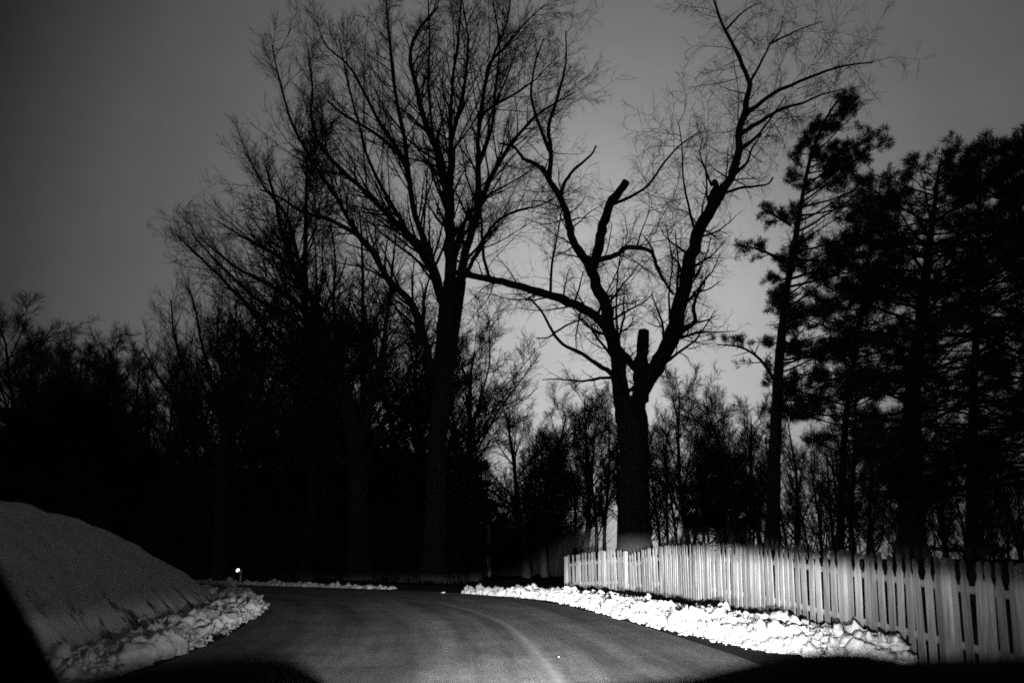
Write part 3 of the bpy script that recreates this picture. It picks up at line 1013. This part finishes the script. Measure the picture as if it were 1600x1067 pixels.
def pine(name, label, Y, trunk, nb, t0, lens, bias, foot, seed_az=0.0, nblade=9, tuftlen=.13, droop=.0, gaps=True, dens=1.0, group=None, extra=(), rise=.3, gapth=-.07):
    base = np.array(foot)
    root = thing(name, label, "tree", tuple(base), group)
    p, r = traced(trunk, Y)
    p[:, 0:1] += 0
    g = Geo()
    rr_ = r * (1 + .5 * np.exp(-(p[:, 2] - p[0, 2]) / .4))
    stem(g, p, rr_, 12)
    g.make("trunk", M_bark, root, True, base)
    Ltr = len(p)
    brs, rad = [], []
    az = seed_az
    for i in range(nb):
        t = t0 + (1 - t0) * ((i + rng.random()) / nb)
        x = t * (Ltr - 1)
        j = min(int(x), Ltr - 2)
        q = p[j] * (1 - (x - j)) + p[j + 1] * (x - j)
        rt = r[j]
        az += 2.39996 + rng.normal() * .3
        L = np.interp(t, lens[0], lens[1]) * ((1 + bias * math.cos(az)) if bias < .5 else (.07 + 1.64 * ((1 + math.cos(az)) / 2) ** 1.2)) * rng.uniform(.6, 1.15)
        if L < .25:
            continue
        el0 = np.interp(t, [0, .5, 1], [-.08, .1, .38]) + rng.normal() * .12 - droop
        n = 9
        path = [q]
        dz_ = el0
        cur = q.copy()
        a2 = az
        for s_ in range(n - 1):
            a2 += rng.normal() * .09
            dz_ += rise / n + rng.normal() * .04
            cur = cur + L / (n - 1) * np.array([math.cos(a2) * math.cos(dz_), math.sin(a2) * math.cos(dz_), math.sin(dz_)])
            path.append(cur.copy())
        brs.append(path)
        rad.append(np.linspace(max(.012, min(rt * .5, .012 * L + .01)), .006, n))
    for lb in extra:
        pe, re = traced(lb, Y)
        brs.append(resample(pe, 9))
        rad.append(np.interp(np.linspace(0, 1, 9), np.linspace(0, 1, len(re)), re))
    B = np.array(brs)
    R = np.array(rad)
    gb = Geo()
    tubes(gb, B, R, 5)
    # side shoots lie in near-horizontal plates
    S1, R1 = spawn(B, R, int(11 * dens), .34, (30, 65), t0=.28, npts=5, up=.12, wig=.1, rr=.5, rmin=.006, lmin=.25, lmax=1.5, flat=.8, taperlen=.55)
    bl = np.linalg.norm(B[:, 1:] - B[:, :-1], axis=-1).sum(1)
    kp = rng.random(len(S1)) < np.clip(np.repeat(bl, len(S1) // len(B)) / 2.0, .22, 1)
    S1, R1 = S1[kp], R1[kp]
    tubes(gb, S1, R1, 3)
    S2, R2 = spawn(S1, R1, 5, .45, (25, 60), t0=.25, npts=4, up=.2, wig=.12, rr=.6, rmin=.004, lmin=.12, lmax=.6, flat=.6)
    tubes(gb, S2, R2, 3)
    gb.make("branches", M_bark, root, False, base)
    gc = Geo()
    for Sx, keep in ((S2, .95), (S1, .8)):
        for tq in (2, -1):
            pos = Sx[:, tq]
            d = nrm(Sx[:, tq] - Sx[:, tq - 1])
            m = rng.random(len(pos)) < keep
            if gaps:  # bare stretches where the sky shows through
                nz = np.array([noise.noise(Vector((q[0] * .8 + Y, q[1] * .8, q[2] * 1.7))) for q in pos])
                m &= nz > gapth
            tufts(gc, pos[m], nrm(d[m] + np.array([0, 0, .12])), int(nblade * 1.6), tuftlen, .013)
    gc.make("crown", M_needle, root, False, base)
    return root


LF = np.array
foot = P(1207, 862, 20)
pine("pine_tree", "slender leaning pine with foliage mostly on its right side, behind the fence", 20.0,
     (0, .6, 25, 3, [(1207, 875), (1208, 780), (1211, 700), (1214, 620), (1218, 560), (1222, 515), (1227, 470), (1233, 430), (1240, 390), (1248, 340), (1255, 300), (1263, 260), (1270, 230), (1278, 215), (1290, 185), (1308, 158)]),
     125, .30, ([.3, .5, .65, .8, .9, .97, 1], [.9, 1.5, 1.8, 1.6, 1.15, .65, .4]), .72, (foot[0], 20, tz(foot[0], 20)), dens=1.3, gapth=-.1,
     extra=[(0, -1, 7, 2, [(1225, 410), (1200, 395), (1180, 388), (1166, 384)]), (0, 1, 5, 2, [(1235, 352), (1212, 338), (1190, 325)]),
            (0, 0, 7, 2, [(1214, 600), (1190, 560), (1160, 540), (1120, 538)])])
foot = P(1425, 862, 17)
pine("pine_tree", "thick-trunked dark pine with dense wide crown, right of the slender pine", 17.0,
     (0, .4, 42, 4, [(1425, 880), (1424, 800), (1422, 740), (1424, 680), (1426, 620), (1432, 560), (1438, 500), (1446, 440), (1453, 380), (1459, 330), (1464, 290), (1468, 258)]),
     100, .16, ([.1, .3, .45, .6, .75, .88, 1], [2.6, 2.8, 3.1, 3.2, 3.0, 2.2, .6]), .05, (foot[0], 17, tz(foot[0], 17)), 1.0, dens=1.35, tuftlen=.12,
     extra=[(0, -1, 15, 4, [(1432, 800), (1470, 770), (1520, 760), (1580, 742), (1640, 730)]), (0, 1, 12, 3, [(1430, 770), (1470, 740), (1530, 735), (1600, 720)]),
            (0, -1, 9, 2, [(1420, 850), (1480, 860), (1540, 862), (1600, 880)])])
foot = P(1640, 862, 16)
pine("pine_tree", "dark pine at the right edge with its pointed top above the others", 16.0,
     (0, .3, 34, 4, [(1640, 890), (1638, 780), (1632, 660), (1622, 540), (1608, 420), (1592, 320), (1580, 270), (1568, 232)]),
     105, .18, ([.1, .3, .5, .7, .85, 1], [2.5, 2.8, 2.9, 2.6, 1.9, .5]), -.1, (foot[0], 16, tz(foot[0], 16)), 2.0, dens=1.3, tuftlen=.12)
foot = P(1520, 862, 21)
pine("pine_tree", "dark pine half hidden between the thick-trunked pine and the right edge pine", 21.0,
     (0, .3, 20, 3, [(1520, 885), (1518, 780), (1520, 660), (1524, 540), (1528, 420), (1530, 330), (1532, 262)]),
     80, .25, ([.1, .3, .5, .7, .85, 1], [2.4, 2.8, 3.0, 2.7, 1.9, .8]), 0, (foot[0], 21, tz(foot[0], 21)), 2.0, dens=1.2, tuftlen=.18, nblade=8)
foot = P(1335, 862, 23)
pine("pine_tree", "broad pine filling the gap between the slender and the thick-trunked pine", 23.0,
     (0, .3, 14, 3, [(1312, 885), (1314, 780), (1320, 660), (1335, 560), (1350, 460), (1360, 380), (1372, 320)]),
     66, .38, ([.1, .4, .6, .75, .88, 1], [1.6, 2.3, 2.9, 2.4, 1.7, .7]), .1, (foot[0], 23, tz(foot[0], 23)), .3, dens=1.1, tuftlen=.18, nblade=8)
foot = P(1120, 862, 34)
pine("pine_tree", "short dark bushy evergreen low behind the fence, left of the slender pine", 34.0,
     (0, .3, 14, 3, [(1128, 880), (1126, 820), (1124, 780), (1122, 740), (1120, 715)]),
     60, .12, ([0, .4, .8, 1], [2.0, 2.2, 1.5, .6]), 0, (foot[0], 34, tz(foot[0], 34)), .3, dens=1.2, tuftlen=.25, nblade=10)

# ------------------------------------------------------------------ wood behind: prototypes and copies


def proto_bare(seed, H, lean, spread, fork, twigs=1.0, upf=.5):
    """geometry of a background bare tree of height H standing at the origin: (trunk geo, crown geo)"""
    r0 = .013 * H + .03
    n = 12
    path = [np.zeros(3)]
    a = rng.uniform(0, 6.28)
    d = np.array([math.cos(a) * lean, math.sin(a) * lean, 1.0])
    for i in range(n - 1):
        d = nrm(d + rng.normal(size=3) * .06)
        path.append(path[-1] + d * (H * .86) / (n - 1))
    T0 = np.array(path)[None]
    RT = (r0 * np.linspace(1, .12, n) ** .9)[None]
    g = Geo()
    R2 = RT[0] * (1 + .5 * np.exp(-np.linspace(0, H * .86, n) / .5))
    stem(g, T0[0], R2, 8)
    c = Geo()
    L1, R1 = spawn(T0, RT, fork, spread, (22, 55), t0=.28, t1=.98, npts=8, up=upf, wig=.09, rr=.5, rmin=.02, lmin=1.2, lmax=7, taperlen=.62)
    tubes(c, L1, R1, 4)
    L2, R2_ = spawn(L1, R1, 9, .42, (22, 55), npts=5, up=.3, wig=.12, rr=.55, rmin=.011, lmin=.5, lmax=3)
    tubes(c, L2, R2_, 3)
    L3, R3 = spawn(L2, R2_, int(9 * twigs), .5, (20, 55), npts=4, up=.25, wig=.14, rr=.65, rmin=.0065, lmin=.3, lmax=1.4)
    tubes(c, L3, R3, 3)
    L4, R4 = spawn(L3, R3, 4, .55, (20, 60), npts=3, up=.2, wig=.15, rr=.8, rmin=.006, lmin=.2, lmax=.7)
    tubes(c, L4, R4, 3)
    return g, c


def mesh_of(geo, name, mat, smooth=False):
    o = geo.make(name, mat, None, smooth)
    me = o.data
    bpy.data.objects.remove(o)
    return me


PR = []
for i in range(6):
    g, c = proto_bare(i, 10, [.05, .12, .02, .15, .08, .04][i], [.5, .42, .55, .4, .6, .34][i], [18, 16, 22, 14, 24, 20][i])
    PR.append((mesh_of(g, "trunk", M_bark, True), mesh_of(c, "crown", M_twig)))


def place(kind, name, x, y, H, label, group, rz=None, fat=1.0):
    t_, c_ = kind
    z = tz(x, y) - .05
    root = thing(name, label, "tree", (x, y, z), group)
    s_ = H / 10
    root.scale = (s_ * fat, s_ * fat, s_)
    root.rotation_euler = (0, 0, rng.uniform(0, 6.28) if rz is None else rz)
    for nm, me in (("trunk", t_), ("crown", c_)):
        o = bpy.data.objects.new(nm, me)
        COL.objects.link(o)
        o.parent = root
    return root


def at_top(u, vtop, Y):
    """x and height of a tree at distance Y whose top shows at (u, vtop)"""
    p = P(u, vtop, Y)
    return p[0], p[2] - tz(p[0], Y)


# behind the left trees: tops traced against the sky
for u, v, Y, kd, fat, lab in [
    (28, 462, 46, 4, 1.2, "bare tree at the far left edge, above the snowy bank"),
    (132, 500, 52, 0, 1.1, "open rounded bare tree second from the left edge"),
    (205, 540, 56, 1, 1.0, "low thin bare tree between the open one and the fan-shaped one"),
    (640, 425, 44, 2, 1.25, "broad twiggy bare tree just behind the tallest tree's trunk"),
    (500, 150, 37, 5, .8, "straight thin bare tree rising between the two biggest left trees"),
    (745, 478, 39, 4, 1.25, "round twiggy bare tree right of the tallest tree's trunk"),
    (560, 430, 47, 0, 1.2, "bushy bare tree behind the spreading tree's limbs"),
    (850, 600, 46, 2, 1.1, "dense low bare tree right of the lamp post"),
    (905, 575, 38, 3, 1.0, "slim bare tree just left of the massive pruned tree"),
    (1075, 560, 40, 1, 1.0, "slim bare tree just right of the massive pruned tree"),
    (1140, 560, 30, 0, .8, "thin young bare tree left of the slender pine"),
    (1320, 520, 30, 5, .8, "thin bare tree seen under the pines, right of the slender pine"),
    (420, 440, 42, 4, 1.1, "bushy bare tree right behind the fan-shaped tree"),
]:
    x, H = at_top(u, v, Y)
    place(PR[kd], "bare_tree", x, Y, H, lab, None, fat=fat)

for u, v, Y in [(600, 440, 45), (525, 470, 41), (690, 530, 43), (470, 500, 44), (305, 500, 43), (385, 490, 47), (700, 560, 45), (822, 590, 43), (650, 480, 50), (560, 480, 39), (250, 560, 45), (180, 590, 50), (75, 540, 56)]:
    x, H = at_top(u, v, Y)
    place(PR[int(rng.choice([0, 2, 4]))], "bare_tree", x, Y, H, "one of the bushy bare trees crowded right behind the tall ones left of the fence", "bushy bare trees behind the tall ones", fat=1.2)

# the many behind: nothing tells them apart
spots = []
for i in range(80):
    y = rng.uniform(46, 95)
    u = rng.uniform(-60, 880)
    x = (u - 800) / FPX * y
    if abs(u - 758) < 42 and y < 74:
        continue
    spots.append((x, y, rng.uniform(10, 15)))
for x, y, H in spots:
    place(PR[int(rng.integers(6))], "bare_tree", x, y, H, "one of the slender bare trees crowding the dark wood beyond the bend", "slender bare trees of the wood beyond the bend", fat=rng.uniform(.8, 1.2))
for i in range(54):
    y = rng.uniform(36, 80)
    u = 815 + 845 * (i + rng.random()) / 54
    x = (u - 800) / FPX * y
    vt = (585 if u < 1250 else 640) + 110 * rng.random()
    H = max(5, P(u, vt, y)[2] - tz(x, y))
    place(PR[int(rng.integers(6))], "bare_tree", x, y, H, "one of the thin bare trees standing in the wood behind the picket fence", "thin bare trees behind the picket fence", fat=rng.uniform(.7, 1.1))


# evergreens in the dark
def proto_evergreen(seed):
    n = 10
    T0 = np.stack([np.zeros(n), np.zeros(n), np.linspace(0, 10, n)], 1)[None]
    RT = np.linspace(.16, .02, n)[None]
    g = Geo()
    stem(g, T0[0], RT[0], 8)
    Bs, Rs = spawn(T0, RT, 110, .25, (60, 100), t0=.02, t1=.99, npts=6, up=.25, rr=.3, rmin=.01, lfix=(1.9, 2.8), taperlen=.82, lmin=.3)
    c = Geo()
    tubes(c, Bs, Rs, 3)
    S1, R1 = spawn(Bs, Rs, 10, .4, (30, 60), t0=.2, npts=4, up=.1, rmin=.006, lmin=.2, lmax=1.0)
    for tq in (1, 2, 3):
        tufts(c, S1[:, tq], nrm(S1[:, tq] - S1[:, tq - 1]), 9, .26, .07)
    return g, c


EV = []
for i in range(2):
    g, c = proto_evergreen(i)
    EV.append((mesh_of(g, "trunk", M_bark, True), mesh_of(c, "crown", M_leaf)))
for u, v, Y, fat, lab in [
    (130, 618, 44, 2.0, "dark rounded evergreen showing above the snowy bank"),
    (30, 640, 42, 1.8, "dark evergreen at the left edge above the snowy bank"),
    (225, 700, 42, 1.7, "low dark evergreen behind the right slope of the snowy bank"),
]:
    x, H = at_top(u, v, Y)
    place(EV[int(rng.integers(2))], "evergreen_tree", x, Y, H, lab, None, fat=fat)
for u in np.linspace(-40, 720, 30):
    Y = rng.uniform(52, 82)
    if 700 < u < 800:
        Y = rng.uniform(80, 95)
    u2 = u + rng.normal() * 10
    v = 735 + rng.normal() * 28 - (25 if u < 200 else 0) + (40 if u > 820 else 0)
    x, H = at_top(u2, v, Y)
    place(EV[int(rng.integers(2))], "evergreen_tree", x, Y, H, "one of the black evergreens merging along the floor of the dark wood", "evergreens on the floor of the dark wood", fat=rng.uniform(2.0, 2.8))

# brush


def brush(name, label, n, region, hgt, seed, mat=M_twig):
    g = Geo()
    xy = region(n)
    z = terrain(xy[:, 0], xy[:, 1])
    base = np.concatenate([xy, z[:, None]], 1)
    npt = 6
    Pt = np.empty((n, npt, 3))
    Pt[:, 0] = base
    d = nrm(np.concatenate([rng.normal(size=(n, 2)) * .3, np.ones((n, 1))], 1))
    L = rng.uniform(hgt[0], hgt[1], n)
    for q in range(1, npt):
        d = nrm(d + rng.normal(size=d.shape) * .12)
        Pt[:, q] = Pt[:, q - 1] + d * (L / (npt - 1))[:, None]
    R = (.004 * L + .006)[:, None] * np.linspace(1, .3, npt)[None]
    tubes(g, Pt, R, 3)
    A1, R1 = spawn(Pt, R, 8, .45, (20, 60), npts=4, up=.25, rr=.6, rmin=.007, t0=.1)
    tubes(g, A1, R1, 3)
    A2, R2 = spawn(A1, R1, 4, .5, (20, 60), npts=3, up=.15, rr=.7, rmin=.006)
    tubes(g, A2, R2, 3)
    o_ = g.make(name, mat)
    o_["label"] = label
    o_["category"] = "brush"
    o_["kind"] = "stuff"


def reg_right(n):
    u = rng.uniform(985, 1700, n)
    y = rng.uniform(np.interp(u, [870, 1000, 1200, 1700], [32, 27, 20, 13]), 60)
    return np.stack([(u - 800) / FPX * y, y], 1)


def reg_left(n):
    y = rng.uniform(36, 62, n)
    u = rng.uniform(-100, 735, n)
    x = (u - 800) / FPX * y
    return np.stack([x, y + np.maximum(0, -x - 12) * .2], 1)


def reg_mid(n):
    y = rng.uniform(60, 90, n)
    u = rng.uniform(700, 900, n)
    y = np.where(np.abs(u - 756) < 40, 76 + (y - 60) * .6, y)
    return np.stack([(u - 800) / FPX * y, y], 1)


brush("undergrowth", "thin tangled brush on the ground behind the picket fence", 240, reg_right, (1.5, 4.5), 1)
brush("undergrowth", "black tangled brush on the wood floor beyond the bend", 2200, reg_left, (2, 6.5), 2)
brush("undergrowth", "dark brush behind the lamp post", 1800, reg_mid, (4, 9), 3)

# ------------------------------------------------------------------ the car the view is taken from
car = thing("car", "black dashboard top and windscreen pillar of the car, close at the bottom and lower left", "car", (0.37, 0.6, 0))
cb = np.array([0.37, 0.6, 0])


def loft(name, sections, mat, parent, off, smooth=True, close=False):
    """sections: list of equal-length lists of points"""
    A = np.array(sections, float)
    n, k, _ = A.shape
    i = np.arange(n - 1)[:, None] * k
    j = np.arange(k if close else k - 1)[None, :]
    F = np.stack([i + j, i + (j + 1) % k, i + k + (j + 1) % k, i + k + j], -1).reshape(-1, 4)
    return link(name, A.reshape(-1, 3) - np.array(off), F, mat, parent, smooth)


def pxz(v, y):
    return HC + (869 - v) * y / FPX * 1.0


# dashboard top line across the car at y = 0.72 (pixel heights of its silhouette)
prof = [(-1500, 1120), (0, 1100), (200, 1092), (440, 1088), (700, 1082), (850, 1072), (1000, 1062), (1100, 1052), (1160, 1038), (1210, 1027), (1255, 1015), (1300, 1009), (1345, 1010),
        (1390, 1021), (1425, 1026), (1455, 1024), (1500, 1020), (1600, 1018), (1800, 1018), (2400, 1030)]
secs = []
yd = 0.72
for u in np.linspace(-130, 2900, 90):
    v = float(np.interp(u, [a for a, _ in prof], [b_ for _, b_ in prof]))
    x = (u - 800) / FPX * yd
    z = pxz(v, yd)
    secs.append([(x, yd - .30, .62), (x, yd - .26, z - .16), (x, yd - .16, z - .05), (x, yd - .06, z - .008), (x, yd, z), (x, yd + .08, z - .012), (x, yd + .3, z - .06), (x, yd + .42, z - .09), (x, yd + .45, .7)])
loft("dashboard", secs, M_black, car, cb)
# instrument hood
secs = []
yh = 0.62
for u in np.linspace(80, 436, 30):
    v = float(np.interp(u, [80, 160, 220, 290, 360, 405, 422, 432, 436], [1062, 1046, 1034, 1026, 1024, 1028, 1040, 1065, 1110]))
    x = (u - 800) / FPX * yh
    z = pxz(v, yh)
    secs.append([(x, yh - .12, z - .07), (x, yh - .11, z - .02), (x, yh - .05, z - .003), (x, yh, z), (x, yh + .1, z - .01), (x, yh + .2, z - .04), (x, yh + .22, 1.02)])
loft("instrument_hood", secs, M_black, car, cb)


def pillar(sx):
    cx = .37
    ctr = [(-.585, 1.02, 1.0), (-.60, .89, 1.165), (-.615, .78, 1.31), (-.64, .62, 1.52), (-.67, .44, 1.74)]
    secs = []
    for x, y, z in ctr:
        if sx > 0:
            x = 2 * cx - x
        w = .055
        dirx = 1 if sx < 0 else -1
        secs.append([(x, y, z), (x - dirx * .02, y - .03, z), (x - dirx * w * 1.6, y - .05, z - .02), (x - dirx * w * 2.1, y + .0, z - .02), (x - dirx * w * 1.2, y + .05, z)])
    return loft("windscreen_pillar", secs, M_black, car, cb, True, True)


pillar(-1)
pillar(1)
# roof front and side rails
g = []
for x in np.linspace(-.67, 1.41, 12):
    q = (x - .37) / 1.04
    z = 1.74 + .05 * (1 - q * q)
    yf = .44 + .05 * (1 - q * q)
    g.append([(x, yf, z), (x, yf - .06, z - .03), (x, -.3, z - .02), (x, -1.2, z), (x, -1.2, z + .05), (x, -.3, z + .06), (x, yf - .08, z + .04)])
loft("roof", g, M_paint, car, cb, True, True)
# bonnet and front: wide body of the car ahead of the windscreen
secs = []
for q in np.linspace(-1, 1, 21):
    x = .37 + q * .92
    cr = .05 * (1 - q ** 2)
    ed = .10 * max(0, abs(q) - .82) / .18
    secs.append([(x, 1.1, .87 + cr - ed), (x, 1.5, .865 + cr - ed), (x, 1.8, .85 + cr - ed), (x, 2.05 - .1 * q * q, .81 + cr * .8 - ed), (x, 2.2 - .15 * q * q, .76 + cr * .5 - ed * .5)])
loft("bonnet", secs, M_paint, car, cb)
secs = []
for q in np.linspace(-1, 1, 21):
    x = .37 + q * .92
    e = .15 * q * q
    secs.append([(x, 2.2 - e, .58), (x, 2.26 - e, .52), (x, 2.28 - e, .40), (x, 2.2 - e, .28)])
loft("bumper", secs, M_paint, car, cb)
for sd in (-1, 1):
    x = .37 + sd * .92
    link("fender", np.array([(x, -1.0, .3), (x, .95, .3), (x, 1.3, .62), (x, 1.9, .62), (x, 2.05, .4), (x, 2.05, .74), (x, 1.5, .87), (x, 1.2, .9), (x, -1.0, .95)]) - cb,
         [(0, 1, 2, 8), (2, 7, 8, 8)][:1] + [(2, 7, 8), (2, 3, 6, 7), (3, 4, 5, 6)], M_paint, car)
for sd in (-1, 1):
    x = .37 + sd * .68
    g = Geo()
    a = np.linspace(0, 2 * math.pi, 17)[:-1]
    rings = []
    for rad_, y in ((.04, 2.02), (.085, 2.06), (.105, 2.13)):
        rings.append([(x + rad_ * math.cos(t) * 1.3, y, .68 + rad_ * math.sin(t)) for t in a])
    hl = loft("headlight", rings, M_metal, car, cb, True, True)

# ------------------------------------------------------------------ headlights (lamps with a low-beam pattern)


def beam(name, x, W, az0, sig_az):
    L = bpy.data.lights.new(name, "SPOT")
    L.energy = W
    L.color = (1, 1, 1)
    L.spot_size = math.radians(150)
    L.spot_blend = 0.3
    L.shadow_soft_size = 0.035
    L.use_nodes = True
    nt = L.node_tree
    em = nt.nodes["Emission"]
    tc = N(nt, "ShaderNodeTexCoord")
    sx = N(nt, "ShaderNodeSeparateXYZ")
    nt.links.new(tc.outputs["Normal"], sx.inputs[0])

    def m(op, a, b_=None):
        q = N(nt, "ShaderNodeMath", operation=op)
        for i, val in enumerate((a, b_)):
            if val is None:
                continue
            if isinstance(val, (int, float)):
                q.inputs[i].default_value = val
            else:
                nt.links.new(val, q.inputs[i])
        return q.outputs[0]
    z = m("ABSOLUTE", sx.outputs[2])
    az = m("DIVIDE", sx.outputs[0], z)   # tangent of the horizontal angle in the lamp's own frame
    el = m("DIVIDE", sx.outputs[1], z)
    # horizontal spread
    g1 = m("SUBTRACT", az, az0)
    g2 = m("DIVIDE", g1, sig_az)
    g3 = m("MULTIPLY", g2, g2)
    hz = m("EXPONENT", m("MULTIPLY", g3, -1.0))
    w2 = m("DIVIDE", m("ADD", az, 0.1), 0.42)
    w3 = m("EXPONENT", m("MULTIPLY", m("MULTIPLY", w2, w2), -1.0))
    hz = m("ADD", m("ADD", hz, m("MULTIPLY", w3, 0.026)), 0.006)
    # vertical: soft cut-off a little above the horizon, fading downwards
    mr = N(nt, "ShaderNodeMapRange", i_From_Min=0.022, i_From_Max=0.062, i_To_Min=1.0, i_To_Max=0.0)
    mr.interpolation_type = "SMOOTHSTEP"
    kk = N(nt, "ShaderNodeMapRange", i_From_Min=-0.02, i_From_Max=0.12, i_To_Min=0.066, i_To_Max=0.0)
    kk.interpolation_type = "SMOOTHSTEP"
    nt.links.new(az, kk.inputs["Value"])
    el2 = m("ADD", el, kk.outputs[0])
    nt.links.new(el2, mr.inputs["Value"])
    dn = m("EXPONENT", m("MULTIPLY", m("MINIMUM", el, 0.0), 9.0))
    dn = m("ADD", m("MULTIPLY", dn, 0.97), 0.03)
    tot = m("MULTIPLY", m("MULTIPLY", hz, mr.outputs[0]), dn)
    nt.links.new(tot, em.inputs["Strength"])
    o_ = bpy.data.objects.new(name, L)
    o_.location = (x, 2.17, .68)
    o_.rotation_euler = (math.radians(90), 0, 0)
    COL.objects.link(o_)
    o_.parent = car
    o_.location = np.array(o_.location) - cb
    return o_


beam("headlight_beam", .37 - .68, 41000, .05, .31)
beam("headlight_beam", .37 + .68, 41000, .05, .31)

# ------------------------------------------------------------------ dusk sky
w = bpy.data.worlds.new("World")
scene.world = w
w.use_nodes = True
nt = w.node_tree
bg = nt.nodes["Background"]
sky = N(nt, "ShaderNodeTexSky")
sky.sky_type = "NISHITA"
sky.sun_disc = False
sky.sun_elevation = math.radians(2)
sky.sun_rotation = math.radians(5)
sky.air_density = 1.0
bw = N(nt, "ShaderNodeRGBToBW")
nt.links.new(sky.outputs[0], bw.inputs[0])
tc = N(nt, "ShaderNodeTexCoord")
dv = N(nt, "ShaderNodeVectorMath", operation="DOT_PRODUCT")
gd = Vector(P(925, 600, 10)) - Vector((0, 0, HC))
gd.normalize()
dv.inputs[1].default_value = gd
nt.links.new(tc.outputs["Generated"], dv.inputs[0])
ac = N(nt, "ShaderNodeMath", operation="ARCCOSINE")
nt.links.new(dv.outputs["Value"], ac.inputs[0])
rp = N(nt, "ShaderNodeValToRGB")
mr = N(nt, "ShaderNodeMath", operation="DIVIDE")
mr.inputs[1].default_value = math.pi
nt.links.new(ac.outputs[0], mr.inputs[0])
nt.links.new(mr.outputs[0], rp.inputs[0])
SKYRAMP = [(0, .50), (6, .49), (12, .43), (16, .33), (20, .235), (24, .178), (28, .138), (32, .112), (36, .088), (40, .052), (44, .019), (65, .045), (180, .06)]
cr = rp.color_ramp
cr.elements[0].position = 0
cr.elements[0].color = grey(SKYRAMP[0][1])
cr.elements[1].position = 1
cr.elements[1].color = grey(SKYRAMP[-1][1])
for dg, val in SKYRAMP[1:-1]:
    e = cr.elements.new(dg / 180)
    e.color = grey(val)
# the physical sky modulates the dusk glow a little
mo = N(nt, "ShaderNodeMapRange", i_From_Min=0.0, i_From_Max=6.0, i_To_Min=0.95, i_To_Max=1.1)
nt.links.new(bw.outputs[0], mo.inputs["Value"])
mu = N(nt, "ShaderNodeVectorMath", operation="SCALE")
nt.links.new(rp.outputs[0], mu.inputs[0])
nt.links.new(mo.outputs[0], mu.inputs["Scale"])
cl = N(nt, "ShaderNodeTexNoise", i_Scale=3.0, i_Detail=9, i_Roughness=0.75)
nt.links.new(tc.outputs["Generated"], cl.inputs["Vector"])
cm = N(nt, "ShaderNodeMapRange", i_From_Min=0.25, i_From_Max=0.75, i_To_Min=0.88, i_To_Max=1.12)
nt.links.new(cl.outputs["Fac"], cm.inputs["Value"])
mu2 = N(nt, "ShaderNodeVectorMath", operation="SCALE")
nt.links.new(mu.outputs[0], mu2.inputs[0])
nt.links.new(cm.outputs[0], mu2.inputs["Scale"])
nt.links.new(mu2.outputs[0], bg.inputs["Color"])
bg.inputs["Strength"].default_value = 1.0

scene.view_settings.view_transform = "Standard"
scene.view_settings.look = "None"
scene.view_settings.exposure = 0
scene.view_settings.gamma = 1
scene.cycles.sample_clamp_indirect = 0.6
scene.cycles.max_bounces = 4
scene.cycles.diffuse_bounces = 2
scene.cycles.glossy_bounces = 2
scene.cycles.transparent_max_bounces = 4
scene.cycles.filter_width = 1.7
scene.cycles.use_denoising = False
scene.render.film_transparent = False
tot = sum(len(o.data.polygons) for o in COL.objects if o.type == "MESH")
print("faces incl. copies", tot, "unique", sum(len(m.polygons) for m in bpy.data.meshes))
